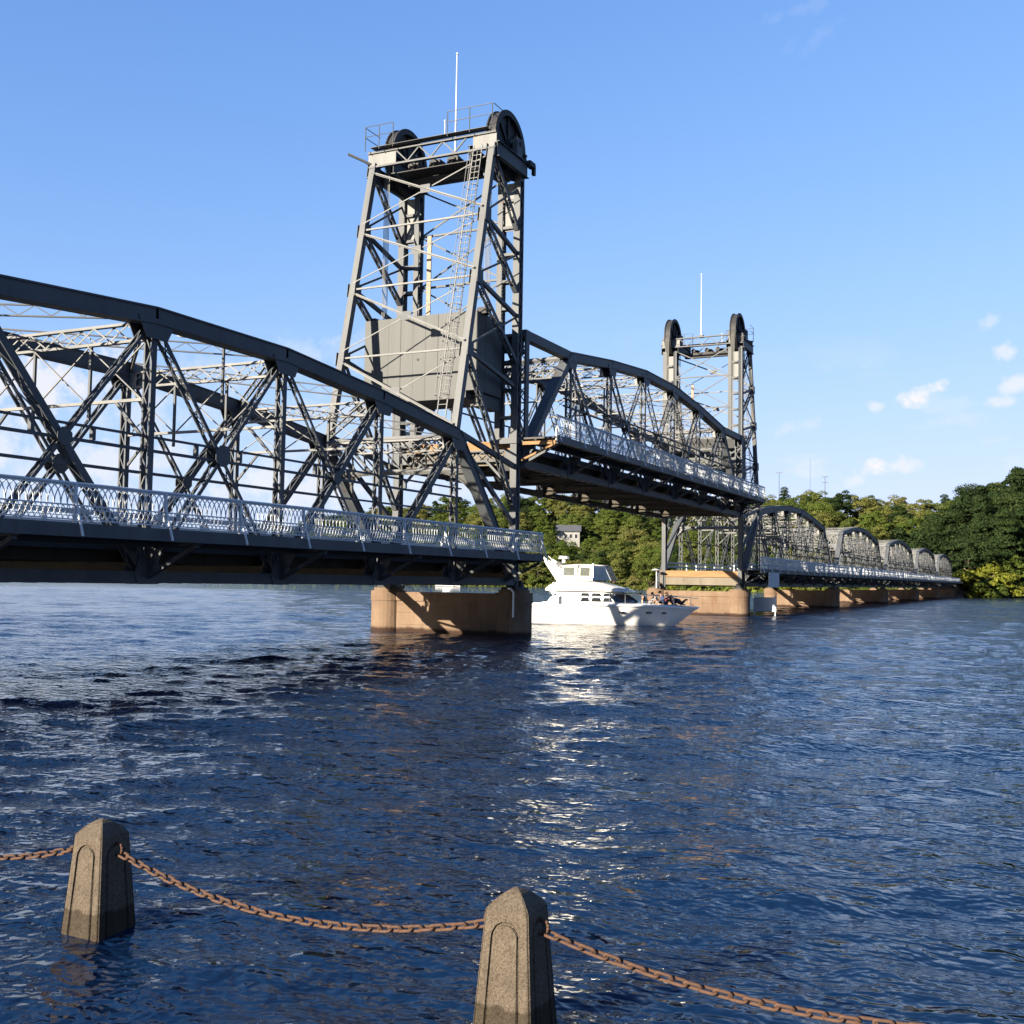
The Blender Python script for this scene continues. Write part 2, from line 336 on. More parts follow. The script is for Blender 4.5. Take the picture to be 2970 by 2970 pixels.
# ------------------------------------------------------------------ river and far bank
def shore_y(X):
    t = min(1, max(0, (-X-45)/130)); t = t*t*(3-2*t)
    return 332+38*t-24*math.exp(-((X+27)/13)**2)
def sstep(t): t = min(1., max(0., t)); return t*t*(3-2*t)
def ground(X, Y):
    d = Y-shore_y(X)
    if d < 0: return max(-3., d*.15)
    hm = 30*sstep((X+470)/200) + 4
    hm -= 5*sstep((X+190)/60)+6*sstep((X+75)/40)
    L = 150-20*sstep((X+70)/50)
    h = 1.0*sstep(d/4)+hm*sstep(d/L)+11*sstep((X+31)/14)*sstep(d/34)*(1-.4*sstep((d-40)/60))+1.2*math.sin(X*.05)*sstep(d/60)
    e = math.exp(-((X+27)/9)**4)*sstep((70-d)/40)
    return h*(1-e)+e*min(3.3, d*.8)
def make_water():
    adeg = np.concatenate([np.arange(-180, -72, 6.0), np.arange(-72, -29, 1.0), np.arange(-29, 29, .13), np.arange(29, 72, 1.0), np.arange(72, 180.1, 6.0)]); ang = np.radians(adeg)
    rad = np.concatenate([[0.3, 1.2, 2.2], 2.6*np.exp(np.linspace(0, math.log(230/2.6), 1100)), 230*np.exp(np.linspace(.03, math.log(6500/230), 70))])
    A, RR = np.meshgrid(ang+YAW, rad)
    X = -np.sin(A)*RR; Y = np.cos(A)*RR; Z = np.zeros_like(X)
    da = np.gradient(ang)[None, :]*np.ones_like(RR)
    cell = np.maximum(np.gradient(rad)[:, None]*np.ones_like(RR), RR*da)
    g = np.random.default_rng(3)
    for i in range(84):
        lam = .28*(2.6/.28)**g.random(); th = R(g.normal(18, 34)); k = 2*math.pi/lam
        amp = .0027*lam**1.0*(.6+.8*g.random()); ph = g.random()*6.283
        fade = np.clip((lam/cell-2.5)/3., 0, 1)
        Z += amp*fade*np.sin(k*(-math.sin(th)*X+math.cos(th)*Y)+ph)
    for i in range(20):                                   # longer, very low swell that still reads far out
        lam = 2.6*(7/2.6)**g.random(); th = R(g.normal(14, 26)); k = 2*math.pi/lam
        Z += .016/k*np.clip((lam/cell-2.5)/3., 0, 1)*np.sin(k*(-math.sin(th)*X+math.cos(th)*Y)+g.random()*6.283)
    patch = 1+.35*np.sin(X*.11+Y*.07+1.)*np.sin(X*.05-Y*.13)
    Z *= patch
    n, m = X.shape
    me = bpy.data.meshes.new('river'); vs = np.stack([X, Y, Z], -1).reshape(-1, 3)
    idx = np.arange(n*m).reshape(n, m); q = np.stack([idx[:-1, :-1], idx[:-1, 1:], idx[1:, 1:], idx[1:, :-1]], -1).reshape(-1, 4)[:, ::-1]
    me.vertices.add(len(vs)); me.vertices.foreach_set('co', vs.ravel()); me.loops.add(q.size); me.loops.foreach_set('vertex_index', q.ravel())
    me.polygons.add(len(q)); me.polygons.foreach_set('loop_start', np.arange(0, q.size, 4)); me.polygons.foreach_set('loop_total', np.full(len(q), 4))
    me.polygons.foreach_set('use_smooth', np.ones(len(q), bool)); me.update(calc_edges=True); me.materials.append(MAT['water'])
    o = link('river', me); tag(o, 'dark blue rippled river water', None, None, 'structure')
make_water()
def make_bank():
    xs = np.concatenate([np.linspace(-1500, -480, 18), np.linspace(-470, 120, 119), np.linspace(140, 900, 16)]); ds = np.concatenate([[-30, -8, -2, 0, 1, 2, 4, 6], np.linspace(9, 220, 54), [320, 600, 1500]])
    vs = []; m = len(ds)
    for x in xs:
        sy = shore_y(x)
        for d in ds: vs.append((x, sy+d, ground(x, sy+d)))
    fs = [(i*m+j, (i+1)*m+j, (i+1)*m+j+1, i*m+j+1) for i in range(len(xs)-1) for j in range(m-1)]
    b = MB().add(vs, fs); o = b.build('far_bank', 'bank_soil', None, True); tag(o, 'grassy hillside of the far bank', None, None, 'structure')
make_bank()

# ------------------------------------------------------------------ truss span
PL = [0.0, X2]
def Bn(x, k): return V((x, k*P, ZB))
def Tn(x, k): return V((x, k*P, ZT[k]))
def rail_mesh():
    m = MB(); L = P/2-.09; z0, zm, zt = 3.99, 4.34, 4.82
    for z, h in ((z0, .035), (zm, .035), (zt-.0, .02)): m.bar((0, .045, z), (0, L+.045, z), .03, h)
    n = 15; st = L/n
    for i in range(-1, n):
        c = .045+st*(i+1.5); pts = []
        for j in range(9):
            t = math.pi*j/8; y = c+st*1.5*math.cos(t)
            pts.append((0, min(max(y, .045), L+.045), zm+(zt-zm)*math.sin(t)))
        for a, b in zip(pts[:-1], pts[1:]):
            if abs(a[1]-b[1])+abs(a[2]-b[2]) > .004: m.bar(a, b, .018, .022)
    n = 18; st = L/n; zc = (z0+zm)/2
    for i in range(n):
        y = .045+st*i
        m.bar((0, y, z0), (0, y+st, zm), .012, .02); m.bar((0.012, y, zm), (0.012, y+st, z0), .012, .02)
    for zz in (zc-.085, zc+.085): m.bar((.006, .045, zz), (.006, L+.045, zz), .012, .02)
    return m.mesh('railing_panel', 'steel_rail')
RAIL = rail_mesh()
RPOST = MB().box((-.035, -.035, 3.62), (.035, .035, 4.86)).bar((.03, 0, 4.45), (.30, 0, 3.58), .045, .045, (0, 1, 0)).box((-.05, -.05, 3.60), (.05, .05, 3.66)).mesh('railing_post', 'steel_rail')
TRAIL = MB().tube((0, 0, 4.87), (0, P/2, 4.87), .038, n=8).mesh('top_rail', 'steel_rail')
def make_span(lift=False):
    rt = link('fixed_truss_span' if not lift else 'lift_span', None)
    def pt(m, name, mat='steel', parent=rt): return m.build(name, mat, parent)
    for x in PL:
        near = x == 0
        inn = -1 if near else 1
        # chords
        for a, b in ((Bn(x, 0), Tn(x, 1)), (Bn(x, 7), Tn(x, 6))):
            m = MB().bar(a, b, .46, .40); d = (b-a).normalized(); m.bar(a, b, .54, .03, (1, 0, 0), (0, .21 if a.y > 20 else -.21)); pt(m, 'end_post')
        for k in range(1, 6):
            a, b = Tn(x, k), Tn(x, k+1); d = (b-a).normalized()
            m = MB().bar(a-d*.05, b+d*.05, .44, .48).bar(a-d*.05, b+d*.05, .56, .035, (1, 0, 0), (0, .255)); 
            for sg in (-1, 1): m.bar(a, b, .05, .05, (1, 0, 0), (sg*.235, -.215))
            pt(m, 'top_chord')
        if lift:
            for ka, y in ((1, 0.25), (6, LS-.25)):
                e = V((x, y, ZT[1])); m = MB().bar(Tn(x, ka), e, .44, .46); pt(m, 'top_chord')
                pt(MB().lace((x, y, ZB-.2), (x, y, ZT[1]+.2), (1, 0, 0), .5, .10, .38), 'end_vertical')
                g = MB().plate([(x-.24, y-.5, ZT[1]-.7), (x-.24, y+.5, ZT[1]-.7), (x-.24, y+.5, ZT[1]+.1), (x-.24, y-.5, ZT[1]+.1)], (1, 0, 0), .03)
                pt(g, 'gusset_plate')
        for k in range(7):
            m = MB().bar(Bn(x, k), Bn(x, k+1), .05, .34, (1, 0, 0), (-.17, 0)).bar(Bn(x, k), Bn(x, k+1), .05, .34, (1, 0, 0), (.17, 0))
            for j in range(7): y = k*P+P*(j+.5)/7; m.box((x-.16, y-.14, ZB-.18), (x+.16, y+.14, ZB-.165)); m.box((x-.16, y-.14, ZB+.155), (x+.16, y+.14, ZB+.17))
            pt(m, 'bottom_chord')
        for k in range(1, 7):
            pt(MB().lace(Bn(x, k), Tn(x, k)-V((0, 0, .2)), (1, 0, 0), .27, .06, .20, .42, .04), 'vertical')
            t = Tn(x, k)
            for sg in (-1, 1):
                m = MB().plate([t+V((sg*.235, -.75, -.12)), t+V((sg*.235, -.42, -.72)), t+V((sg*.235, .42, -.72)), t+V((sg*.235, .75, -.12))], (1, 0, 0), .025); pt(m, 'gusset_plate')
                b = Bn(x, k); m = MB().plate([b+V((sg*.21, -.55, .1)), b+V((sg*.21, -.3, .62)), b+V((sg*.21, .3, .62)), b+V((sg*.21, .55, .1)), b+V((sg*.21, .4, -.2)), b+V((sg*.21, -.4, -.2))], (1, 0, 0), .022); pt(m, 'gusset_plate')
        for a, b, fd in ((1, 2, .26), (6, 5, .26), (2, 3, .22), (5, 4, .22), (3, 4, .12), (4, 3, .12)):
            pt(MB().lace(Tn(x, a)-V((0, 0, .15)), Bn(x, b), (1, 0, 0), .28, .04, fd, .55, .035), 'diagonal')
        for a, b in ((3, 2), (4, 5)):
            pt(MB().lace(Tn(x, a)-V((0, 0, .15)), Bn(x, b), (1, 0, 0), .20, .03, .10, .5, .04), 'counter_diagonal')
        for k in (2, 3, 4):                                   # crossing gussets
            a, b, c, d = Tn(x, k), Bn(x, k+1), Bn(x, k), Tn(x, k+1)
            if k == 2: c, d = Bn(x, 2), Tn(x, 3)
            # crossing in the plane
            t = ((c.y-a.y)*(d.z-c.z)-(c.z-a.z)*(d.y-c.y))/((b.y-a.y)*(d.z-c.z)-(b.z-a.z)*(d.y-c.y)); q = a+(b-a)*t
            s_ = .36 if k == 3 else .26
            for sg in (-1, 1):
                pts = [q+V((sg*.20, s_*math.cos(i*math.pi/4+.39), s_*math.sin(i*math.pi/4+.39))) for i in range(8)]; pt(MB().plate(pts, (1, 0, 0), .025), 'gusset_plate')
        # longitudinal mid struts
        for z, h in ((6.66, .06), (6.26, .08), (5.60, .06)) if near else ((6.45, .07),):
            pt(MB().bar((x, P*.9, z), (x, LS-P*.9, z), .12, h), 'longitudinal_strut')
        if near:
            for j in range(1, 15): y = P+j*(5*P)/15; pt(MB().box((x-.06, y-.06, 6.31), (x+.06, y+.06, 6.62)), 'batten')
    # transverse frames
    for k in range(1, 7):
        y = k*P; z = ZT[k]-.12
        pt(MB().lace((-.2, y, z-.32), (X2+.2, y, z-.32), (0, 0, 1), .52, .08, .16, .62, .045), 'top_strut', 'steel_sunlit')
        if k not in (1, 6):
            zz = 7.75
            pt(MB().bar((-.2, y, zz), (X2+.2, y, zz), .09, .10, (0, 0, 1)), 'sway_strut', 'steel_sunlit')
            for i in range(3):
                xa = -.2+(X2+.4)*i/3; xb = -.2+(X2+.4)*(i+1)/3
                pt(MB().bar((xa, y, z-.62), (xb, y, zz), .035, .04).bar((xb, y, z-.62), (xa, y, zz), .035, .04, off=(0, .07)), 'sway_brace', 'steel_sunlit')
            for xx in (X2/3, X2*2/3): pt(MB().bar((xx, y, z-.6), (xx, y, zz-.5), .08, .08, (0, 1, 0)), 'sway_hanger')
            for sx, x0 in ((-1, -.2), (1, X2+.2)): pt(MB().bar((x0, y, zz-1.1), (x0+sx*1.1, y, zz), .07, .09, (0, 1, 0)), 'knee_brace')
    for k in range(1, 6):
        a, b = ZT[k]+.05, ZT[k+1]+.05
        pt(MB().lace((-.2, k*P, a), (X2+.2, (k+1)*P, b), (0, 0, 1), .32, .04, .08, .42, .028, planes=(1,)), 'lateral_brace', 'steel_sunlit')
        pt(MB().lace((X2+.2, k*P, a+.02), (-.2, (k+1)*P, b+.02), (0, 0, 1), .32, .04, .08, .42, .028, planes=(1,)), 'lateral_brace', 'steel_sunlit')
    # portals in the plane of the end posts
    for a0, k in ((0, 1), (7, 6)):
        tA = Tn(0, k); bA = Bn(0, a0); d = (bA-tA).normalized(); nrm = V((1, 0, 0)).cross(d)
        p1 = tA+d*.15; p2 = tA+d*2.0; L = abs(X2)-.46; x0 = -.23
        f = lambda base, t: V((x0-L*t, base.y, base.z))
        pt(MB().bar(f(p1, 0), f(p1, 1), .22, .20, d), 'portal_strut', 'steel_sunlit'); pt(MB().bar(f(p2, 0), f(p2, 1), .2, .18, d), 'portal_strut', 'steel_sunlit')
        n = 10
        m = MB()
        for i in range(n):
            m.bar(f(p1, i/n), f(p2, (i+1)/n), .03, .08, nrm).bar(f(p2, i/n), f(p1, (i+1)/n), .03, .08, nrm, (.04, 0))
        o = pt(m, 'portal_lattice', 'steel_sunlit')
        for sg, t0 in ((1, 0), (-1, 1)):
            pts = []
            for j in range(7):
                th = math.pi/2*j/6; pts.append(f(p2+d*(1.5*(1-math.sin(th))), t0+sg*1.5/L*(1-math.cos(th))))
            m = MB()
            for q0, q1 in zip(pts[:-1], pts[1:]): m.bar(q0, q1, .18, .10, nrm)
            m.plate([f(p2, t0)]+pts[::-1], nrm, .02); pt(m, 'knee_bracket', 'steel_sunlit')
        z_ = 8.5
    # floor
    for k in range(8):
        y = k*P+(.12 if k == 0 else -.12 if k == 7 else 0)
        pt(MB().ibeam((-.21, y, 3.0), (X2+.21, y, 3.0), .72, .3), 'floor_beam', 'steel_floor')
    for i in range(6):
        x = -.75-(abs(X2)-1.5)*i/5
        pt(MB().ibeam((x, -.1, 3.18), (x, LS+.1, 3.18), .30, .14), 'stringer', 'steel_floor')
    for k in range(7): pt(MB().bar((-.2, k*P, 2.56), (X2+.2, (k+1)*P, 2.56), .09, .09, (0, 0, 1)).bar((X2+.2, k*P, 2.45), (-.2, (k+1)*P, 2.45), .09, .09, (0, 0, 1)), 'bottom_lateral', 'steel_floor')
    pt(MB().box((X2+.28, -.15, 3.36), (-.28, LS+.15, 3.62)), 'road_deck', 'deck')
    for x in (-.55, X2+.55):
        for z in (4.05, 4.38): pt(MB().bar((x, 0, z), (x, LS, z), .06, .14), 'guard_rail', 'steel_rail')
        for j in range(15): pt(MB().box((x-.05, j*P/2-.05 + (.06 if j == 0 else -.06 if j == 14 else 0), 3.6), (x+.05, j*P/2+.05+(.06 if j == 0 else -.06 if j == 14 else 0), 4.45)), 'guard_post', 'steel_rail')
    for y0 in (0.0, LS):
        sg = -1 if y0 == 0 else 1
        pt(MB().box((X2+.15, min(y0+sg*.16, y0+sg*.20), 3.17), (-.15, max(y0+sg*.16, y0+sg*.20), 3.70)), 'end_beam_board', 'timber')
        pt(MB().box((X2+.1, min(y0+sg*.16, y0+sg*.19), 2.50), (-.1, max(y0+sg*.16, y0+sg*.19), 3.14)), 'end_beam_plate', 'plate_tan')
    # walkway (on the fixed spans it stops short of one bearing and reaches past the other)
    wa, wb = (-.18, LS+.18) if lift else (-1.50, LS-1.18)
    pt(MB().box((.30, wa, 3.74), (2.08, wb, 3.83)), 'walkway_deck', 'deck')
    pt(MB().bar((2.11, wa, 3.735), (2.11, wb, 3.735), .05, .33).box((2.0, wa, 3.57), (2.1, wb, 3.6)), 'fascia_beam')
    pt(MB().ibeam((.95, wa+.05, 3.58), (.95, wb-.05, 3.58), .28, .12), 'walkway_stringer')
    for k in range(8):
        y = k*P+(.2 if k == 0 else (-.2 if lift else -1.35) if k == 7 else 0)
        m = MB().bar((.2, y, 3.50), (2.08, y, 3.62), .16, .14, (0, 0, 1)).bar((.22, y, 2.62), (2.0, y, 3.50), .13, .12, (0, 1, 0)); m.plate([(.2, y, 2.6), (.2, y, 3.45), (.8, y, 3.45)], (0, 1, 0), .02)
        pt(m, 'walkway_bracket')
    n_ = 14; st = (wb-wa-.1)/n_; sc_ = st/(P/2)
    for j in range(n_+1):
        y = wa+.05+j*st
        link('railing_post', RPOST, rt, (2.06, y, 0))
        if j < n_: link('railing_panel', RAIL, rt, (2.06, y, 0), None, (1, sc_, 1)); link('top_rail', TRAIL, rt, (2.06, y, 0), None, (1, sc_, 1))
    if lift:
        for y in (.25, LS-.25):
            pt(MB().box((X2, y-.18, ZT[1]-.85), (0, y+.18, ZT[1]-.02)), 'lifting_girder', 'steel_dark')
            sg = -1 if y < 1 else 1
            pt(MB().lace((X2+.2, y, 7.1), (-.2, y, 7.1), (0, 0, 1), .5, .1, .2, .5), 'end_strut')
            pt(MB().bar((.1, y-sg*.0, ZT[1]-.9), (-1.6, y, 7.3), .12, .12, (0, 1, 0)).bar((X2-.1, y, ZT[1]-.9), (X2+1.6, y, 7.3), .12, .12, (0, 1, 0)), 'knee_brace')
        # live-load bearing outriggers lit at the end of the walkway
        pt(MB().box((.3, -.32, 3.45), (2.1, -.2, 3.62)).bar((.25, -.26, 2.7), (2.05, -.26, 3.45), .1, .1, (0, 1, 0)), 'end_bracket', 'timber')
        pt(MB().box((X2+.05, -.45, 2.2), (X2+.65, .0, 2.58)), 'bearing_shoe', 'steel_dark'); pt(MB().box((-.65, -.45, 2.2), (-.05, .0, 2.58)), 'bearing_shoe', 'steel_dark')
    return rt
ORD = ['first', 'second', 'third', 'fourth', 'fifth']
span = make_span(); index_kids()
span.location = (N, YB-LS, 0)
tag(span, 'large grey steel truss span filling the left side, nearest the camera', 'bridge span', 'fixed truss spans of the bridge')
for i in range(5):
    c = copy_tree(span); c.location = (N, YB+GAP+LS+GAP+i*S, 0)
    c['label'] = 'small grey arched truss span, %s of the five beyond the far tower' % ORD[i]
lsp = make_span(True); lsp.location = (N, YB+GAP, LIFT)
tag(lsp, 'raised grey truss lift span hanging between the two towers', 'lift span')

# ------------------------------------------------------------------ towers (local origin over the bearing, back legs toward -y)
LV = [9.1, 13.0, 16.5, 19.6, 22.9]
def leg_y(z): return -6.096+3.15*(z-9.1)/(22.9-9.1)
def make_tower():
    X2 = -WID+.42
    rt = link('lift_tower', None)
    def pt(m, name, mat='steel', parent=rt, smooth=False): return m.build(name, mat, parent, smooth)
    for x, sg in ((0, -1), (X2, 1)):
        for xx, w, z0 in ((x, .34, 2.3), (x+sg*.92, .28, 9.6)):
            pt(MB().lace((xx, 0, z0), (xx, 0, 22.7), (0, 1, 0), .40, .07, w, .5, .05), 'column')
        pt(MB().box((x+sg*.92-.2, -.3, 9.3), (x+.2 if sg < 0 else x+sg*.92+.2, .3, 9.6)) if sg < 0 else MB().box((x-.2, -.3, 9.3), (x+.92+.2, .3, 9.6)), 'column_seat')
        # twin column ties
        for i in range(9):
            z = 10.6+i*1.35; pt(MB().bar((x, 0, z), (x+sg*.92, 0, z+.0), .14, .4, (0, 0, 1)), 'column_tie')
        a = V((x, leg_y(9.3), 9.3)); b = V((x, leg_y(23.0), 23.0))
        pt(MB().lace(a, b, (1, 0, 0), .26, .06, .28, .4, .05).bar(a, b, .31, .02, (1, 0, 0), (0, .152)).bar(a, b, .31, .02, (1, 0, 0), (0, -.152)), 'back_leg', 'steel_mid')
        for z in LV[1:]:
            pt(MB().bar((x, leg_y(z), z), (x, -.25, z-.9 if z < 22 else z), .16, .18), 'side_strut')
            y = leg_y(z)
            for s2 in (-1, 1): pt(MB().plate([(x+s2*.21, y-.28, z-.35), (x+s2*.21, y+.32, z-.35), (x+s2*.21, y+.32, z+.3), (x+s2*.21, y-.2, z+.3)], (1, 0, 0), .02), 'gusset_plate')
        for z0, z1 in zip(LV[:-1], LV[1:]):
            pt(MB().lace((x, leg_y(z1), z1-.1), (x, -.22, z0+.3 if z0 > 10 else 6.2), (1, 0, 0), .22, .04, .2, .4, .05), 'side_diagonal')
            if z0 > 10: pt(MB().bar((x, -.2, z1-1.0), (x, leg_y(z0), z0+.1), .06, .1), 'side_counter')
        pt(MB().bar((x, leg_y(9.3), 9.2), (x, -.2, 8.2), .2, .22), 'side_strut'); pt(MB().bar((x, leg_y(9.3)+.2, 8.9), (x, -.2, 5.4), .16, .2), 'side_diagonal')
    # back face bracing
    for z in LV[1:4]:
        y = leg_y(z); pt(MB().bar((0, y-.12, z), (X2, y-.12, z), .08, .08, (0, 0, 1)), 'cross_strut', 'steel_sunlit')
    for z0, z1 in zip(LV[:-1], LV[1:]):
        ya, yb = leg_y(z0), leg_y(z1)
        pt(MB().bar((X2, yb-.14, z1-.15), (0, ya-.14, z0+.35), .11, .04, (0, 0, 1)).bar((X2, yb-.2, z1-.15), (0, ya-.2, z0+.35), .03, .10, (0, 0, 1)), 'cross_brace', 'steel_sunlit')
        pt(MB().bar((0, yb-.08, z1-.15), (X2, ya-.08, z0+.35), .05, .03, (0, 0, 1)), 'cross_brace', 'steel_sunlit')
        t = .5; c = V((X2/2, (ya+yb)/2-.11, (z0+z1)/2+.1)); pt(MB().box((c.x-.26, c.y-.06, c.z-.2), (c.x+.26, c.y-.045, c.z+.2)), 'gusset_plate')
    # column face bracing above the span
    zs = [14.9, 17.6, 20.3, 22.7]
    for z in zs[:-1]: pt(MB().bar((-.9, .2, z), (X2+.9, .2, z), .10, .10, (0, 0, 1)), 'cross_strut')
    for z0, z1 in zip(zs[:-1], zs[1:]):
        pt(MB().bar((-.9, .15, z0), (X2+.9, .15, z1), .08, .05, (0, 0, 1)), 'cross_brace'); pt(MB().bar((-.9, .24, z1), (X2+.9, .24, z0), .08, .05, (0, 0, 1)), 'cross_brace')
    # head frame
    yb = leg_y(23.0)
    for y in (yb-.1, .25):
        m = MB().bar((.25, y, 23.72), (X2-.25, y, 23.74), .09, .2, (0, 0, 1)).bar((.25, y, 22.98), (X2-.25, y, 23.02), .09, .2, (0, 0, 1)); pt(m, 'head_girder')
        pt(MB().box((-1.0, y-.02, 23.06), (.25, y+.02, 23.70)), 'girder_plate', 'steel_sunlit'); pt(MB().box((X2-.25, y-.02, 23.06), (X2+1.35, y+.02, 23.70)), 'girder_plate', 'steel_sunlit')
        n = 6; m = MB()
        for i in range(n):
            xa = -1.35+(X2+2.7)*i/n; xb = -1.35+(X2+2.7)*(i+1)/n
            m.bar((xa, y, 23.06 if i % 2 else 23.70), (xb, y, 23.70 if i % 2 else 23.06), .06, .06, (0, 0, 1))
        pt(m, 'girder_web')
    for x in (0.28, -1.2, X2-.28, X2+1.2):
        pt(MB().ibeam((x, yb-.1, 22.92), (x, .3, 22.92), .7, .22), 'sheave_girder')
    pt(MB().box((X2+1.3, yb+.1, 22.62), (-1.3, yb+1.1, 22.66)), 'machinery_platform', 'steel_dark')
    pt(MB().box((X2+1.3, yb+1.2, 22.30), (-1.3, yb+1.55, 22.75)), 'machinery_beam', 'steel_dark')
    pt(MB().tube((X2+1.0, yb+1.9, 23.3), (-1.0, yb+1.9, 23.3), .11, n=10), 'drive_shaft', 'steel_dark')
    for x in (-2.4, -3.4, -4.6): pt(MB().box((x-.3, yb+.4, 22.66), (x+.3, yb+1.0, 23.1)).tube((x, yb+.3, 22.95), (x, yb+1.5, 22.95), .18, n=10), 'winch', 'steel_dark')
    pt(MB().box((X2+.1, yb-.52, 23.86), (-.1, yb-.05, 23.88)), 'walk_grating')
    # sheaves
    for x in (-.46, X2+.46):
        c = V((x, -.62, 23.98)); r = 1.68; hub = link('sheave', None, rt, tuple(c)); n = 40
        m = MB()
        prof = [(-.27, 1.60), (-.27, 1.70), (-.20, 1.70), (-.18, 1.62), (.18, 1.62), (.20, 1.70), (.27, 1.70), (.27, 1.42), (-.27, 1.42)]
        vs = []; fs = []; kk = len(prof)
        for i in range(n):
            t = 2*math.pi*i/n
            for px, pr in prof: vs.append((px, pr*math.cos(t), pr*math.sin(t)))
        for i in range(n):
            for j in range(kk): fs.append((i*kk+j, ((i+1) % n)*kk+j, ((i+1) % n)*kk+(j+1) % kk, i*kk+(j+1) % kk))
        m.add(vs, fs); m.build('rim', 'steel_dark', hub)
        for i in range(8):
            t = math.pi*i/4; MB().bar((0, .25*math.cos(t), .25*math.sin(t)), (0, 1.45*math.cos(t), 1.45*math.sin(t)), .30, .11).build('spoke', 'steel_dark', hub)
        MB().tube((-.05, 0, 0), (.05, 0, 0), 1.45, n=36).build('web_disc', 'steel_dark', hub)
        MB().tube((-.36, 0, 0), (.36, 0, 0), .3, n=16).build('hub', 'steel_dark', hub); MB().tube((-.85, 0, 0), (.85, 0, 0), .12, n=12).build('axle', 'steel_dark', hub)
        pt(MB().box((x-.80, -.98, 23.3), (x-.55, -.38, 24.2)), 'axle_bearing'); pt(MB().box((x+.55, -.98, 23.3), (x+.80, -.38, 24.2)), 'axle_bearing')
        # side plate below the sheave, between the twin columns
        pt(MB().box((x-.30, -.06, 19.9), (x+.30, -.03, 22.3)), 'column_plate', 'steel_sunlit')
        for j in range(5):
            rx = x-.14+j*.07
            pt(MB().tube((rx, -.68+1.70, 23.75), (rx, -.68+1.70, ZT[1]+LIFT-.1), .018, n=5), 'cable', 'rope_grey')
            pt(MB().tube((rx, -.68-1.70, 23.75), (rx, -2.38, 15.35), .018, n=5), 'cable', 'rope_grey')
    # handrails on the head
    m = MB(); zt = 24.95
    for xs in ((.2, -1.0, -2.2), (X2-.2, X2+.6, X2+1.4)):
        for x in xs: pt(MB().tube((x, yb-.5, 23.75), (x, yb-.5, zt), .025, n=5), 'handrail_post', 'steel')
        for z in (zt, zt-.5): pt(MB().tube((xs[0], yb-.5, z), (xs[-1], yb-.5, z), .02, n=5), 'handrail')
    for x in (.25, X2-.25):
        for z in (zt, zt-.5): pt(MB().tube((x, yb-.5, z), (x, yb+.9, z), .02, n=5), 'handrail')
    pt(MB().bar((X2-.1, yb-.1, 23.2), (X2-1.2, yb-.5, 23.75), .1, .12, (0, 0, 1)), 'outrigger', 'steel_dark')
    pt(MB().box((.2, .2, 23.2), (.5, .8, 23.45)).box((.3, .75, 22.9), (.45, .95, 23.4)), 'outrigger', 'steel_dark')
    for x, h in ((-2.5, .7), (-1.9, .6)): pt(MB().tube((x, yb-.2, 23.85), (x, yb-.2, 23.9+h), .03, n=8).tube((x, yb-.2, 23.9+h), (x, yb-.2, 24.0+h), .05, n=8), 'signal_lamp', 'sign_blue')
    # ladder beside the near back leg
    m = MB(); x0, x1 = -.95, -.50
    for x in (x0, x1): m.bar((x, leg_y(9.6)-.15, 9.6), (x, leg_y(23.6)-.15, 23.6), .05, .05)
    lad = pt(m, 'ladder', 'steel_sunlit')
    m = MB()
    for i in range(46): z = 9.8+i*.3; m.bar((x0, leg_y(z)-.15, z), (x1, leg_y(z)-.15, z), .03, .03, (0, 0, 1))
    tag(m.build('rungs', 'steel_sunlit', lad), kind='stuff')
    m = MB()
    for i in range(15):
        z = 10.8+i*.85; y = leg_y(z)-.15; pts = [(x0+.225+.34*math.cos(t), y-.05-.5*math.sin(t), z) for t in [math.pi*j/6 for j in range(7)]]
        m.path(pts, .016, 4)
    for t in (math.pi/4, math.pi/2, 3*math.pi/4): m.tube((x0+.225+.34*math.cos(t), leg_y(10.8)-.2-.5*math.sin(t), 10.8), (x0+.225+.34*math.cos(t), leg_y(22.7)-.2-.5*math.sin(t), 22.7), .014, n=4)
    tag(m.build('safety_cage', 'steel_sunlit', lad), kind='stuff')
    # gauge board
    pt(MB().box((-4.62, -1.0, 14.9), (-4.38, -.94, 19.9)), 'gauge_board', 'gauge_paint')
    # base struts at deck level and portal knee
    pt(MB().lace((-.2, 0, 8.75), (X2+.2, 0, 8.75), (0, 0, 1), .5, .08, .2, .5), 'cross_strut')
    for sg, x0 in ((-1, 0), (1, X2)): pt(MB().bar((x0, -.15, 7.0), (x0+sg*1.5, -.15, 8.5), .1, .12, (0, 1, 0)), 'knee_brace')
    return rt
tower = make_tower(); index_kids(); tower.location = (N, YB, 0)
tag(tower, 'tall nearer grey steel lattice lift tower, with ladder and big sheaves on top', 'bridge tower', 'lift towers')
t2 = copy_tree(tower); t2.location = (N, YB+GAP+LS+GAP, 0); t2.scale = (1, -1, 1); t2['label'] = 'smaller-looking far lift tower at the far end of the raised span'

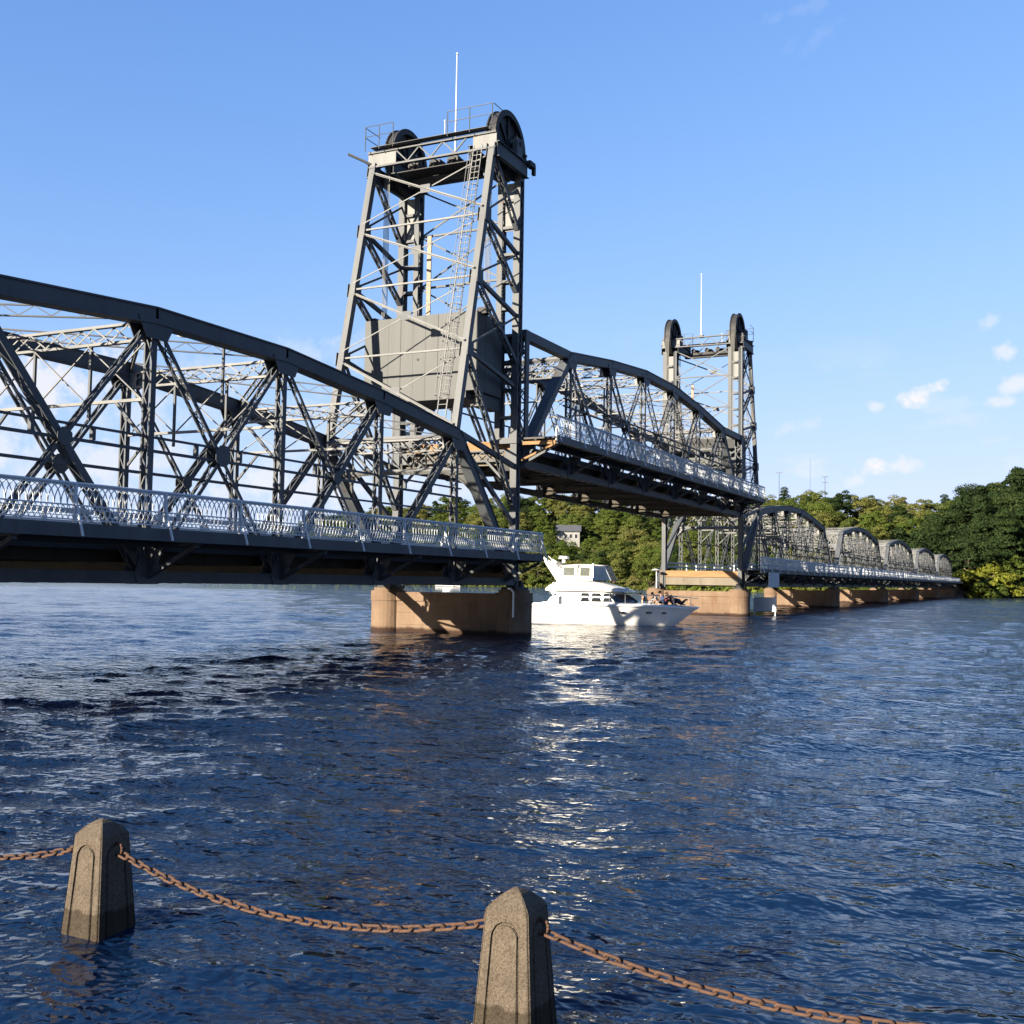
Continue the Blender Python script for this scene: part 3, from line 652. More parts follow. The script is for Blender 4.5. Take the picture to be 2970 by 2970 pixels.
def make_cw():
    rt = link('counterweight', None)
    x0, x1, y0, y1 = X2+.42, -.45, -3.35, -.75; zb, zt = 11.1, 15.2
    m = MB().box((x0, y0+.02, zb+.35), (x1, y1, zt-.02)).box((x0+1.0, y0+.02, zb), (x1-.55, y1, zb+.37)).box((x1-.6, y0+.6, zb-.3), (x1-.1, y1, zb+.3))
    m.build('core', 'plate_grey', rt)
    n = 9; w = (x1-x0)/n
    for i in range(n):
        a = x0+w*i; e = .006*((i*7) % 3)
        zl = zb+.36 if i in (0, n-1) else zb+.01
        MB().box((a+.006, y0-.012-e, zl), (a+w-.006, y0+.02, zt)).build('face_plate', 'plate_grey', rt)
    for i in range(3):
        a = y0+(y1-y0)*i/3; MB().box((x1, a+.008, zb+.40), (x1+.015+.006*(i % 2), a+(y1-y0)/3-.008, zt-.03)).build('side_plate', 'plate_grey', rt)
    for x in (-.46, X2+.46): MB().box((x-.25, -2.9, zt-.05), (x+.25, -2.4, zt+.25)).build('rope_socket', 'steel_dark', rt)
    for x in (-2.2, -3.6): MB().tube((x, y0-.05, 13.1), (x, y0, 13.1), .06, n=8).build('bolt', 'steel_dark', rt)
    return rt
cw = make_cw(); index_kids(); cw.location = (N, YB, 0); tag(cw, 'big flat grey steel counterweight block hanging low in the nearer tower', 'counterweight', 'counterweights')
cw2 = copy_tree(cw); cw2.location = t2.location; cw2.scale = (1, -1, 1); cw2['label'] = 'grey counterweight block hanging inside the far tower behind the raised span'

def flagpole(loc, label):
    rt = thing('flagpole', label, 'flagpole', loc, 0, 'poles on the tower tops')
    MB().tube((0, 0, 0), (0, 0, 5.4), .055, .032, 10).build('pole', 'sign_blue', rt); MB().tube((0, 0, 5.4), (0, 0, 5.5), .07, .02, 8).build('finial', 'white_paint', rt); MB().box((-.2, -.2, -.1), (.2, .2, .12)).build('base', 'steel', rt)
flagpole((N-3.35, YB-.55, 23.85), 'tall white pole standing on top of the nearer tower'); flagpole((N-3.5, YB+GAP+LS+GAP+.1, 23.85), 'white pole standing on top of the far tower')
# posts carrying the poles
# ------------------------------------------------------------------ piers
def make_pier():
    rt = link('bridge_pier', None); x0, x1 = X2-1.0, .84; r = .88
    def cyl(m, cx, rr, z0, z1, n=28, k=1.0):
        m.add([(cx+rr*math.cos(2*math.pi*i/n), rr*math.sin(2*math.pi*i/n)*k, z) for z in (z0, z1) for i in range(n)], [(i, (i+1) % n, n+(i+1) % n, n+i) for i in range(n)]+[tuple(range(n, 2*n))])
    for cx in (x0+r, x1-r):
        m = MB(); cyl(m, cx, r, -3, 1.58); m.build('drum', 'pier', rt, False)
        m = MB(); cyl(m, cx, r+.035, 1.55, 2.05); cyl(m, cx, r-.12, 2.05, 2.2); m.build('drum_cap', 'pier', rt)
    for z0, z1 in ((-3, .36), (.372, .96), (.972, 1.548)): MB().box((x0+r, -.44, z0), (x1-r, .44, z1)).build('wall_lift', 'pier', rt)
    MB().box((x0+r, -.41, .3), (x1-r, .41, 1.57)).build('wall_core', 'pier', rt)
    MB().box((x0+r, -.52, 1.56), (x1-r, .52, 2.0)).build('cap_beam', 'pier', rt)
    for x in (0, X2):
        MB().box((x-.4, -.7, 2.14), (x+.4, .7, 2.34)).build('bearing_plate', 'steel_dark', rt)
        MB().plate([(x, -.55, 2.3), (x, -.15, 2.3), (x, -.15, 2.62), (x, -.3, 2.66)], (1, 0, 0), .5).build('bearing_shoe', 'steel_dark', rt)
        MB().plate([(x, .15, 2.3), (x, .55, 2.3), (x, .3, 2.66), (x, .15, 2.62)], (1, 0, 0), .5).build('bearing_shoe', 'steel_dark', rt)
    return rt
pier = make_pier(); index_kids(); pier.location = (N, YB+GAP/2, 0)
tag(pier, 'sunlit tan concrete pier under the nearer tower, largest of the piers', 'bridge pier', 'concrete piers')
PLAB = ['tan concrete pier under the far tower behind the yacht'] + ['tan concrete pier, %s beyond the far tower' % o for o in ORD]
for i in range(6):
    c = copy_tree(pier); c.location = (N, YB+GAP/2+(i+1)*S, 0); c['label'] = PLAB[i]
cp = thing('conduit_pipe', 'thin white bent conduit pipe on the near end of the largest pier', 'pipe', (N, YB, 0))
MB().path([(.40, -.80, .9), (.40, -.80, 2.1), (.25, -.80, 2.25), (.05, -.7, 2.27)], .045, 8).build('pipe_run', 'white_paint', cp)

# ------------------------------------------------------------------ boards, lamps on the bridge
b1 = thing('navigation_board', 'pale blue square board hung on the walkway edge just beyond the far tower', 'sign board', (-21.28, 94.3, 2.3), 0, 'pale navigation boards')
MB().box((.0, -1.9, .1), (.05, 1.9, 1.35)).build('panel', 'sign_blue', b1); MB().box((-.06, -1.5, .2), (0, -1.4, 1.5)).box((-.06, 1.4, .2), (0, 1.5, 1.5)).build('hanger', 'steel', b1)
b2 = thing('navigation_board', 'pale blue board on piles at the water beside the far tower pier', 'sign board', (-22.0, 94.4, 0), 0, 'pale navigation boards')
MB().box((-.9, 0, .35), (.9, .06, 1.55)).build('panel', 'sign_blue', b2)
for x in (-1.0, .8): MB().tube((x, .12, -2), (x, .12, 1.7), .06, n=8).build('pile', 'sign_blue', b2)
def street_lamp(loc, label, sx):
    rt = thing('street_lamp', label, 'street lamp', loc, 0, 'street lamps on the bridge')
    MB().tube((0, 0, -1.9), (0, 0, .2), .05, n=8).path([(0, 0, .2), (sx*.4, 0, .38), (sx*1.2, 0, .42)], .035, 6).build('arm', 'steel', rt)
    m = MB(); n = 8
    vs = []
    for i, (y, w, h) in enumerate(((0, .06, .04), (.15, .16, .09), (.5, .19, .10), (.75, .10, .05))):
        for j in range(n): t = 2*math.pi*j/n; vs.append((sx*(1.15+y), w*math.cos(t), .42+h*math.sin(t)))
    fs = [(i*n+j, i*n+(j+1) % n, (i+1)*n+(j+1) % n, (i+1)*n+j) for i in range(3) for j in range(n)]+[tuple(range(n)), tuple(range(3*n, 4*n))]
    m.add(vs, fs).build('luminaire', 'white_paint', rt, True)
street_lamp((N-.3, YB-3*P-2.6, 10.1), 'white street lamp head under the top chord of the large left span', -1)
street_lamp((N-.3, YB+GAP+2*P, 13.9), 'white street lamp head inside the raised lift span', -1)
nl = thing('navigation_light', 'small white hooded lamp on a post at the left end of the far tower pier', 'lamp', (N+X2+.1, YB+S-.7, 2.2))
MB().tube((0, 0, 0), (0, 0, 1.5), .05, n=8).build('post', 'white_paint', nl); MB().tube((-.1, 0, 1.5), (-.1, 0, 1.62), .42, .12, 12).build('hood', 'white_paint', nl)

# ------------------------------------------------------------------ motor yacht (local x forward, y port, z up from the waterline)
def loft(secs, closed=False):
    m = MB(); k = len(secs[0]); vs = [p for s in secs for p in s]
    fs = [(i*k+j, (i+1)*k+j, (i+1)*k+j+1, i*k+j+1) for i in range(len(secs)-1) for j in range(k-1)]
    if closed: fs += [(i*k+k-1, (i+1)*k+k-1, (i+1)*k, i*k) for i in range(len(secs)-1)]
    m.add(vs, fs); return m
def interp(t, pts):
    for (a, va), (b, vb) in zip(pts[:-1], pts[1:]):
        if t <= b: f = (t-a)/(b-a); f = f*f*(3-2*f)*.35+f*.65; return va+(vb-va)*f
    return pts[-1][1]
def make_yacht():
    rt = thing('motor_yacht', 'white flybridge motor yacht with radar arch passing under the raised span', 'yacht', (-25.08, 64.7, 0), R(13)); rt.scale = (1.13, 1.10, 1.05)
    X0 = -4.1; XB = 5.15; n = 22
    def half(t): return interp(t, [(0, 1.62), (.35, 1.72), (.6, 1.62), (.8, 1.12), (.92, .52), (1, .03)])
    def sheer(t): return interp(t, [(0, 1.17), (.3, 1.2), (.55, 1.28), (.8, 1.22), (1, 1.10)])
    secs = []; top = []
    for i in range(n+1):
        t = i/n; x = X0+(XB-X0)*t; hb = half(t); zs = sheer(t); row = []
        stem = max(0, (t-.80)/.20)
        prof = [(1.0, zs), (1.015, zs-.10), (.975, zs-.16), (.93-.12*t, zs*.55), (.86-.28*t, .12), (.80-.30*t, .02), (.62-.3*t, -.22), (.05, -.55)]
        for f, z in prof:
            rake = stem*1.35*(1-max(0, z)/1.15)**1.0 if z < zs-.05 else 0
            row.append((x-rake, hb*max(f, .02), z))
        secs.append(row)
    m = loft(secs); k = len(secs[0]); mir = loft([[(x, -y, z) for x, y, z in r][::-1] for r in secs]); m.add(mir.v, mir.f)
    tr = [p for p in secs[0]]; m.add(tr+[(x, -y, z) for x, y, z in tr[::-1]], [tuple(range(2*k))])
    hull = m.build('hull', 'gelcoat', rt, True)
    # rub rail
    for sg in (1, -1):
        m = MB()
        for i in range(n): a, b = secs[i][1], secs[i+1][1]; m.bar((a[0], sg*(a[1]+.01), a[2]), (b[0], sg*(b[1]+.01), b[2]), .05, .06, (0, 1, 0))
        m.build('rub_rail', 'hull_grey', hull)
        m = MB()
        for i in range(n-2): a, b = secs[i][5], secs[i+1][5]; m.bar((a[0], sg*(a[1]+.012), .03), (b[0], sg*(b[1]+.012), .03), .02, .08, (0, 1, 0))
        m.build('boot_stripe', 'antifoul', hull)
    dk = [[(X0+(XB-X0)*i/n, half(i/n)*.98*f, sheer(i/n)-.03+.10*(1-f*f)*(1 if i/n > .45 else 0)) for f in (-1, -.6, -.2, .2, .6, 1)] for i in range(n+1)]
    loft(dk).build('deck', 'gelcoat', rt, True)
    MB().box((X0-.85, -1.45, .16), (X0+.05, 1.45, .27)).build('swim_platform', 'gelcoat', rt)
    for x, w in ((1.15, .16), (2.55, .16), (3.35, .12)):
        t = (x-X0)/(XB-X0); y = half(t)*.965
        for sg in (1, -1): MB().box((x-w, min(sg*(y-.05), sg*(y+.012)), .74), (x+w, max(sg*(y-.05), sg*(y+.012)), .84)).build('porthole', 'glass', hull)
    # cabin: lofted from footprint rings going up
    def ring(xa, xf, hw, z, nose=.7):
        pts = []
        for j in range(9): t = j/8; pts.append((xa+(xf-nose-xa)*t, hw, z))
        for j in range(1, 8): a = math.pi/2*(1-j/4); pts.append((xf-nose+nose*math.cos(a), hw*math.sin(a) if abs(math.sin(a)) > .01 else 0, z))
        for j in range(9): t = 1-j/8; pts.append((xa+(xf-nose-xa)*t, -hw, z))
        return pts
    def shell(name, rings, mat, cap=True, parent=rt):
        m = loft(rings, True); k = len(rings[0])
        if cap: m.add(rings[-1], [tuple(range(k))])
        return m.build(name, mat, parent)
    cab = shell('cabin', [ring(-2.55, 2.05, 1.30, 1.1, 1.1), ring(-2.5, 1.65, 1.28, 1.46, 1.0), ring(-2.45, .95, 1.22, 1.98, .9)], 'gelcoat')
    # cabin windows: side panes and wrap windshield, standing proud of the shell
    def pane(z0, z1, xa, xb, sg):
        f = lambda z: 1.30-.10*(z-1.1)/.88
        return MB().plate([(xa, sg*(f(z0)+.012), z0), (xb, sg*(f(z0)+.012), z0), (xb-.1, sg*(f(z1)+.012), z1), (xa+.08, sg*(f(z1)+.012), z1)], (0, 1, 0), .02)
    for sg in (1, -1):
        for z0, z1 in ((1.36, 1.60), (1.68, 1.86)):
            for xa, xb in ((-1.15, -.62), (-.57, .02), (.07, .62)): pane(z0, z1, xa, xb-(.12 if z0 > 1.5 and xb > .9 else 0), sg).build('side_window', 'glass', cab)
    ws0 = ring(-2.5, 1.84, 1.30, 1.33, 1.06)[8:17]; ws1 = ring(-2.45, 1.22, 1.26, 1.80, .96)[8:17]
    for i in range(8): 
        q = [V(ws0[i]), V(ws0[i+1]), V(ws1[i+1]), V(ws1[i])]; nn = (q[1]-q[0]).cross(q[3]-q[0]).normalized(); cc = sum(q, V((0, 0, 0)))/4; nn = nn if nn.dot(cc-V((.2, 0, 1.3))) > 0 else -nn
        q = [cc+(p-cc)*.97+nn*.06 for p in q]; MB().plate(q, nn, .02).build('windshield_pane', 'glass', cab)
    fly = shell('flybridge', [ring(-3.05, 1.75, 1.45, 1.98, .9), ring(-3.05, 1.5, 1.48, 2.08, .9), ring(-2.85, .8, 1.42, 2.28, .85), ring(-2.4, .05, 1.30, 2.52, .8)], 'gelcoat')
    for sg in (1, -1): MB().tube((-2.35, sg*1.3, 1.15), (-2.75, sg*1.35, 2.0), .06, n=8).build('overhang_post', 'gelcoat', rt)
    # cockpit coaming rising to the cabin
    for sg in (1, -1):
        MB().plate([(X0+.15, sg*1.55, 1.1), (-2.3, sg*1.5, 1.1), (-2.3, sg*1.42, 1.72), (-2.75, sg*1.45, 1.60), (-2.95, sg*1.5, 1.28), (X0+.3, sg*1.55, 1.24)], (0, 1, 0), .08).build('coaming', 'gelcoat', rt)
    # radar arch
    arch = link('radar_arch', None, rt)
    for sg in (1, -1):
        MB().plate([(-2.35, sg*1.32, 2.4), (-1.55, sg*1.32, 2.5), (-2.55, sg*1.10, 3.5), (-3.25, sg*1.05, 3.95), (-3.15, sg*1.05, 3.6)], (0, 1, 0), .14).build('arch_leg', 'gelcoat', arch)
    MB().box((-3.1, -1.1, 3.55), (-2.55, 1.1, 3.68)).build('arch_beam', 'gelcoat', arch)
    MB().tube((-2.3, 0, 3.62), (-2.3, 0, 3.86), .10, n=10).tube((-2.3, 0, 3.86), (-2.3, 0, 4.02), .30, .26, 16).build('radar_dome', 'gelcoat', arch)
    for y in (.9, -.9): MB().tube((-2.95, y, 3.6), (-3.35, y, 4.05), .02, n=5).build('antenna', 'white_paint', arch)
    # canvas top with clear enclosure
    can = link('canvas_top', None, rt, (-.45, 0, 0))
    tp = [[(-1.9+2.55*i/8, y, 3.42+.14*math.sin(math.pi*(i+1.5)/11)-.08*(y/1.2)**2) for y in (-1.2, -.8, -.4, 0, .4, .8, 1.2)] for i in range(9)]
    loft(tp).build('canvas_roof', 'canvas', can, True)
    for sg in (1, -1):
        for xa, xb, ya, mat in ((-1.8, -.9, 1.3, 'canvas'), (-.88, -.05, 1.3, 'canvas')):
            MB().plate([(xa, sg*1.34, 2.6), (xb, sg*1.34, 2.6), (xb, sg*1.2, 3.46), (xa+.1, sg*1.2, 3.42)], (0, 1, 0), .015).build('curtain', 'vinyl_pale', can)
            MB().plate([(xa+.15, sg*1.335, 2.85), (xb-.15, sg*1.335, 2.85), (xb-.15, sg*1.245, 3.36), (xa+.15, sg*1.245, 3.36)], (0, 1, 0), .03).build('curtain_window', 'vinyl', can)
        MB().plate([(-.02, sg*1.34, 2.6), (.95, sg*1.22, 2.6), (.55, sg*1.15, 3.44), (-.02, sg*1.2, 3.48)], (0, 1, 0), .015).build('enclosure_pane', 'vinyl', can)
        MB().path([(.96, sg*1.24, 2.6), (.58, sg*1.18, 3.46)], .03, 6).build('frame_tube', 'chrome', can); MB().path([(-.04, sg*1.36, 2.6), (-.04, sg*1.22, 3.54)], .03, 6).build('frame_tube', 'chrome', can)
    for ya, yb in ((-1.25, -.42), (-.40, .40), (.42, 1.25)): MB().plate([(.98, ya, 2.6), (.98, yb, 2.6), (.62, yb*.92, 3.44), (.62, ya*.92, 3.44)], (1, 0, 0), .015).build('enclosure_pane', 'vinyl', can)
    MB().box((-.75, -.6, 2.1), (-.3, .6, 2.95)).build('helm_console', 'roof_dark', rt); MB().box((-1.4, .2, 2.1), (-1.0, .7, 3.0)).build('helm_seat', 'roof_dark', rt)
    # bow rail
    m = MB(); pts = []
    for i in range(11, n+1): t = i/n; pts.append((X0+(XB-X0)*t-.05, half(t)*.93, sheer(t)+.55))
    for sg in (1, -1):
        MB().path([(x, sg*y, z) for x, y, z in pts], .018, 6).build('bow_rail', 'chrome', rt)
        for x, y, z in pts[::2]: MB().tube((x, sg*y, z-.58), (x, sg*y, z), .014, n=5).build('stanchion', 'chrome', rt)
    MB().tube((1.2, -.7, 1.98), (1.35, -.7, 2.2), .1, n=8).build('search_light', 'white_paint', rt)
    return rt
yacht = make_yacht()

# ------------------------------------------------------------------ people sitting on the foredeck
for nm, c in (('skin', (.42, .24, .16)), ('cloth_dark', (.02, .022, .03)), ('cloth_navy', (.03, .05, .11)), ('cloth_red', (.22, .04, .035)), ('cloth_grey', (.16, .16, .17)), ('cloth_white', (.6, .6, .58)), ('hair_dark', (.02, .014, .01)), ('hair_brown', (.09, .05, .025))):
    paint(nm, tuple(x*.9 for x in c), tuple(min(1, x*1.1) for x in c), None, .8, 6)
def person(loc, rz, label, top, bottom, hair, lean, arms):
    """seated figure, knees raised, leaning back; one continuous skinned body"""
    rt = thing('person', label, 'person', loc, rz, 'people on the foredeck of the yacht')
    cl, sl_ = math.cos(lean), math.sin(lean)
    def up(h, f=0, y=0): return (-h*sl_+f*cl, y, .11+h*cl+f*sl_)
    J = [up(0), up(.18), up(.36), up(.47), up(.55), up(.64, .02), up(.76, .03),]
    rad = [.15, .135, .155, .10, .055, .085, .075]
    E = [(0, 1), (1, 2), (2, 3), (3, 4), (4, 5), (5, 6)]
    for sg in (1, -1):
        o = len(J)
        if arms == 'prop': A = [up(.46, 0, sg*.17), (-.47*sl_*.6-.22, sg*.24, .33), (-.40, sg*.25, .05), (-.46, sg*.25, .02)]
        else: A = [up(.46, 0, sg*.17), (.02, sg*.22, .40), (.22, sg*.14, .46), (.30, sg*.10, .47)]
        J += A; rad += [.065, .048, .036, .034]; E += [(3, o), (o, o+1), (o+1, o+2), (o+2, o+3)]
        o = len(J); J += [(.03, sg*.09, .10), (.36, sg*.12, .40), (.62, sg*.11, .07), (.80, sg*.11, .04)]; rad += [.10, .068, .045, .04]; E += [(0, o), (o, o+1), (o+1, o+2), (o+2, o+3)]
    me = bpy.data.meshes.new('body'); me.from_pydata(J, E, []); ob = link('body', me, rt)
    sk = ob.modifiers.new('skin', 'SKIN'); 
    for i, v in enumerate(me.skin_vertices[0].data): v.radius = (rad[i], rad[i]*.9); v.use_root = (i == 0)
    ss = ob.modifiers.new('sub', 'SUBSURF'); ss.levels = 1; ss.render_levels = 1
    dg = bpy.context.evaluated_depsgraph_get(); me2 = bpy.data.meshes.new_from_object(ob.evaluated_get(dg)); ob.modifiers.clear(); ob.data = me2
    for nm in ('skin', top, bottom): me2.materials.append(MAT[nm])
    for p in me2.polygons:
        c = p.center; h = (-c.x*sl_+(c.z-.11)*cl); p.use_smooth = True
        if c.x > .0 and c.z < .5 and h < .28: p.material_index = 2 if c.x < .42 else 0
        elif h < .06: p.material_index = 2
        elif h < .50 and abs(c.y) < .25 and c.z > .12: p.material_index = 1
        else: p.material_index = 0
    hd = V(up(.72, .0)); m = MB()
    for i in range(5):
        a = math.pi/2*i/4
        for j in range(10): t = 2*math.pi*j/10; m.v.append((hd.x-.015+.105*math.cos(a)*math.cos(t), .09*math.cos(a)*math.sin(t), hd.z+.02+.10*math.sin(a)-.05*(math.cos(t) < -.2)*math.cos(a)))
    m.f = [(i*10+j, i*10+(j+1) % 10, (i+1)*10+(j+1) % 10, (i+1)*10+j) for i in range(4) for j in range(10)]; m.mi = [0]*len(m.f); m.build('hair', hair, rt, True)
def on_deck(x, y): M_ = Matrix.Translation((-25.08, 64.7, 0)) @ Matrix.Rotation(R(13), 4, 'Z'); return tuple(M_ @ V((x*1.13, y*1.10, 1.28)))
for x, y, rz, lab, tp_, bt, hr, ln, ar in (
    (2.45, -.45, 13, 'person in dark clothes at the left end of the row on the yacht foredeck', 'cloth_dark', 'cloth_grey', 'hair_brown', .75, 'prop'),
    (2.95, .30, 25, 'person in a grey top, second from the left on the yacht foredeck', 'cloth_grey', 'cloth_dark', 'hair_dark', .65, 'prop'),
    (3.30, -.30, 10, 'person in a navy top sitting tallest in the middle of the yacht foredeck', 'cloth_navy', 'cloth_dark', 'hair_dark', .40, 'knee'),
    (3.70, .15, 18, 'person in a dark red top, second from the bow of the yacht', 'cloth_red', 'cloth_navy', 'hair_brown', .55, 'prop'),
    (4.15, -.10, 8, 'person in dark clothes leaning low, nearest the bow of the yacht', 'cloth_dark', 'cloth_dark', 'hair_dark', .95, 'prop')):
    person(on_deck(x, y), R(13+rz), lab, tp_, bt, hr, ln, ar)

# ------------------------------------------------------------------ bollards and chains
def bollard_mesh():
    m = MB(); zt, zs, zb = .85, .725, -.70; hw = lambda z: .140+(.725-z)*.075
    nu, nv = 70, 190; ch = .82
    def groove(u, z):
        a = .56; w = .055       # half-width of the arch as a share of the face; groove half-width
        hz = hw(z); top = .575
        if z < top: d = abs(abs(u)-a)*hz
        else:
            dx = u*hz; r = math.hypot(dx, z-top); d = abs(r-a*hz)
        return .014*max(0., min(1., (.0095-d)/.003))
    for f in range(4):
        c, s_ = math.cos(f*math.pi/2), math.sin(f*math.pi/2); vs = []
        for j in range(nv+1):
            z = zb+(zs-zb)*j/nv; h = hw(z)
            for i in range(nu+1):
                u = -1+2*i/nu
                x = u*h; y = -h
                e = abs(u)-.90
                if e > 0: y += e*h*.55
                y += groove(u, z)
                vs.append((x*c-y*s_, x*s_+y*c, z))
        m.add(vs, [(j*(nu+1)+i, j*(nu+1)+i+1, (j+1)*(nu+1)+i+1, (j+1)*(nu+1)+i) for j in range(nv) for i in range(nu)])
        h = hw(zs); y0 = -h
        row = []
        for i in range(nu+1):
            u = -1+2*i/nu; x = u*h; y = -h; e = abs(u)-.90
            if e > 0: y += e*h*.55
            row.append((x*c-y*s_, x*s_+y*c, zs))
        k = 6; vs = []
        for j in range(k+1):
            t = j/k
            for p in row: vs.append((p[0]*(1-t**1.15*.95), p[1]*(1-t**1.15*.95), zs+(zt-.012-zs)*(1-(1-t)**1.35)))
        m.add(vs, [(j*(nu+1)+i, j*(nu+1)+i+1, (j+1)*(nu+1)+i+1, (j+1)*(nu+1)+i) for j in range(k) for i in range(nu)])
    m.add([(.012*math.cos(i), .012*math.sin(i), zt-.012) for i in range(6)], [(0, 1, 2, 3, 4, 5)])
    return m.mesh('bollard', 'bollard')
BM = bollard_mesh()
EYE = MB()
for i in range(14):
    a, b = 2*math.pi*i/14, 2*math.pi*(i+1)/14; EYE.tube((.045*math.cos(a), 0, .045*math.sin(a)), (.045*math.cos(b), 0, .045*math.sin(b)), .011, n=6)
EYE = EYE.mesh('chain_eye', 'rust', True)
def bollard(x, y, dz, label, rz=0):
    rt = thing('bollard', label, 'bollard', (x, y, dz), rz, 'concrete bollards in the flooded edge'); link('post', BM, rt)
    for sg in (-1, 1): link('chain_eye', EYE, rt, (sg*.165, 0, .63))
    return V((x, y, dz+.63))
def link_mesh():
    m = MB(); pts = []; hl, rr = .029, .021
    for i in range(9): a = -math.pi/2+math.pi*i/8; pts.append((hl+rr*math.cos(a), rr*math.sin(a), 0))
    for i in range(9): a = math.pi/2+math.pi*i/8; pts.append((-hl+rr*math.cos(a), rr*math.sin(a), 0))
    n = len(pts); k = 8; r = .0098; vs = []
    for i in range(n):
        t = (V(pts[(i+1) % n])-V(pts[i-1])).normalized(); s_ = t.cross(V((0, 0, 1)))
        for j in range(k): a = 2*math.pi*j/k; vs.append(V(pts[i])+s_*(r*math.cos(a))+V((0, 0, r*math.sin(a))))
    m.add(vs, [(i*k+j, i*k+(j+1) % k, ((i+1) % n)*k+(j+1) % k, ((i+1) % n)*k+j) for i in range(n) for j in range(k)])
    return m.mesh('chain_link', 'rust', True)
LM = link_mesh()
def chain(a, b, sag, label):
    rt = thing('chain', label, 'chain', tuple((a+b)/2-V((0, 0, sag))), 0, 'rusty chains between the bollards'); o = rt.location
    K = 400; pts = [a.lerp(b, i/K)-V((0, 0, 4*sag*(i/K)*(1-i/K))) for i in range(K+1)]
    pitch = .0775; acc = 0; last = pts[0]; pos = [pts[0]]
    for q in pts[1:]:
        d = (q-last).length
        if d >= pitch: pos.append(q); last = q
    for i in range(len(pos)-1):
        p, q = pos[i], pos[i+1]; d = (q-p).normalized(); c = (p+q)/2
        rot = d.to_track_quat('X', 'Z').to_matrix().to_4x4() @ Matrix.Rotation((math.pi/2 if i % 2 else 0)+R(28)+random.uniform(-.25, .25), 4, 'X')
        l = link('chain_link', LM, rt, tuple(c-o)); l.rotation_euler = rot.to_euler()
e0 = bollard(-9.82, 6.13, 0, 'concrete bollard beyond the left edge at the start of the chain')
e1 = bollard(-6.53, 6.36, -.02, 'square concrete bollard standing in the water at the lower left')
e2 = bollard(-2.92, 6.13, 0, 'square concrete bollard at the bottom centre, nearest the camera')
e3 = bollard(.53, 6.13, 0, 'concrete bollard beyond the right edge at the end of the chain')
sh = V((.19, 0, -.03))
chain(e0+sh, e1-V((.19, 0, .03)), .21, 'rusty chain leaving the lower left bollard toward the left edge')
chain(e1+sh, e2-V((.19, 0, .03)), .22, 'rusty chain sagging between the two bollards')
chain(e2+sh, e3-V((.19, 0, .03)), .19, 'rusty chain running from the centre bollard to the lower right edge')

# ------------------------------------------------------------------ trees
def crown_mesh(name, seed, rx, rz, nclump, nleaf, leaf, conical=0.):
    g = np.random.default_rng(seed); cs = []
    for i in range(nclump):
        while True:
            p = g.uniform(-1, 1, 3)
            if np.linalg.norm(p) < 1: break
        p = p/np.linalg.norm(p)*(.35+.6*g.random()**.5)
        if conical: w = 1-conical*(p[2]+1)/2; p[0] *= w; p[1] *= w
        cs.append((p*np.array([rx, rx, rz]), (.14+.36*g.random()**1.6)*rx))
    vs = []; per = nleaf//nclump
    for c, r in cs:
        d = g.normal(size=(per, 3)); d /= np.linalg.norm(d, axis=1)[:, None]; d[:, 2] = np.abs(d[:, 2])*.9+d[:, 2]*.1
        pos = c+d*r*(.75+.35*g.random((per, 1)))*np.array([1.1, 1.1, .85])
        nr = d+g.normal(size=(per, 3))*.38; nr /= np.linalg.norm(nr, axis=1)[:, None]
        t = np.cross(nr, g.normal(size=(per, 3))); t /= np.linalg.norm(t, axis=1)[:, None]; b = np.cross(nr, t)
        sz = leaf*(.55+.9*g.random((per, 1)))
        q = np.stack([pos-t*sz, pos-b*sz*.6+t*sz*.1, pos+t*sz, pos+b*sz*.6], 1); vs.append(q)
    v = np.concatenate(vs).reshape(-1, 3); n = len(v)//4
    me = bpy.data.meshes.new(name); me.vertices.add(len(v)); me.vertices.foreach_set('co', v.ravel()); me.loops.add(4*n); me.loops.foreach_set('vertex_index', np.arange(4*n))
    me.polygons.add(n); me.polygons.foreach_set('loop_start', np.arange(0, 4*n, 4)); me.polygons.foreach_set('loop_total', np.full(n, 4)); me.update(calc_edges=True)
    me.materials.append(MAT['leaf_mid']); return me
CROWNS = [crown_mesh('crown', 20+i, 5.2+.5*(i % 3), 5.4+.6*(i % 4), 44, 11000, .25) for i in range(7)]
CONES = [crown_mesh('crown', 60+i, 4.4, 8.5, 44, 9500, .25, .75) for i in range(2)]
BUSH = [crown_mesh('crown', 80+i, 3.0, 2.4, 20, 3600, .19) for i in range(2)]
def trunk_mesh(h):
    m = MB(); m.tube((0, 0, -1), (0, 0, h*.55), .28, .20, 8).tube((0, 0, h*.55), (.2, .1, h), .20, .10, 7)
    for i in range(5): a = i*1.26; m.tube((0, 0, h*(.42+.08*i)), (1.7*math.cos(a), 1.7*math.sin(a), h*(.42+.08*i)+1.6), .10, .04, 5)
    return m.mesh('trunk', 'bark', True)
TRUNK = trunk_mesh(9.0); STEM = trunk_mesh(3.0)
def tree(x, y, kind, mat, sc, label, group, name='deciduous_tree', sq=1.0):
    z = ground(x, y); rt = thing(name, label, 'tree' if kind != 'bush' else 'bush', (x, y, z-.1), random.uniform(0, 6.28), group); rt.scale = (sc, sc, sc*sq)
    if kind == 'bush': cm, tm, cz = random.choice(BUSH), STEM, 2.3
    elif kind == 'cone': cm, tm, cz = random.choice(CONES), TRUNK, 8.6
    else: cm, tm, cz = random.choice(CROWNS), TRUNK, 7.6
    link('trunk', tm, rt); c = link('crown', cm, rt, (0, 0, cz)); c.material_slots[0].link = 'OBJECT'; c.material_slots[0].material = MAT[mat]
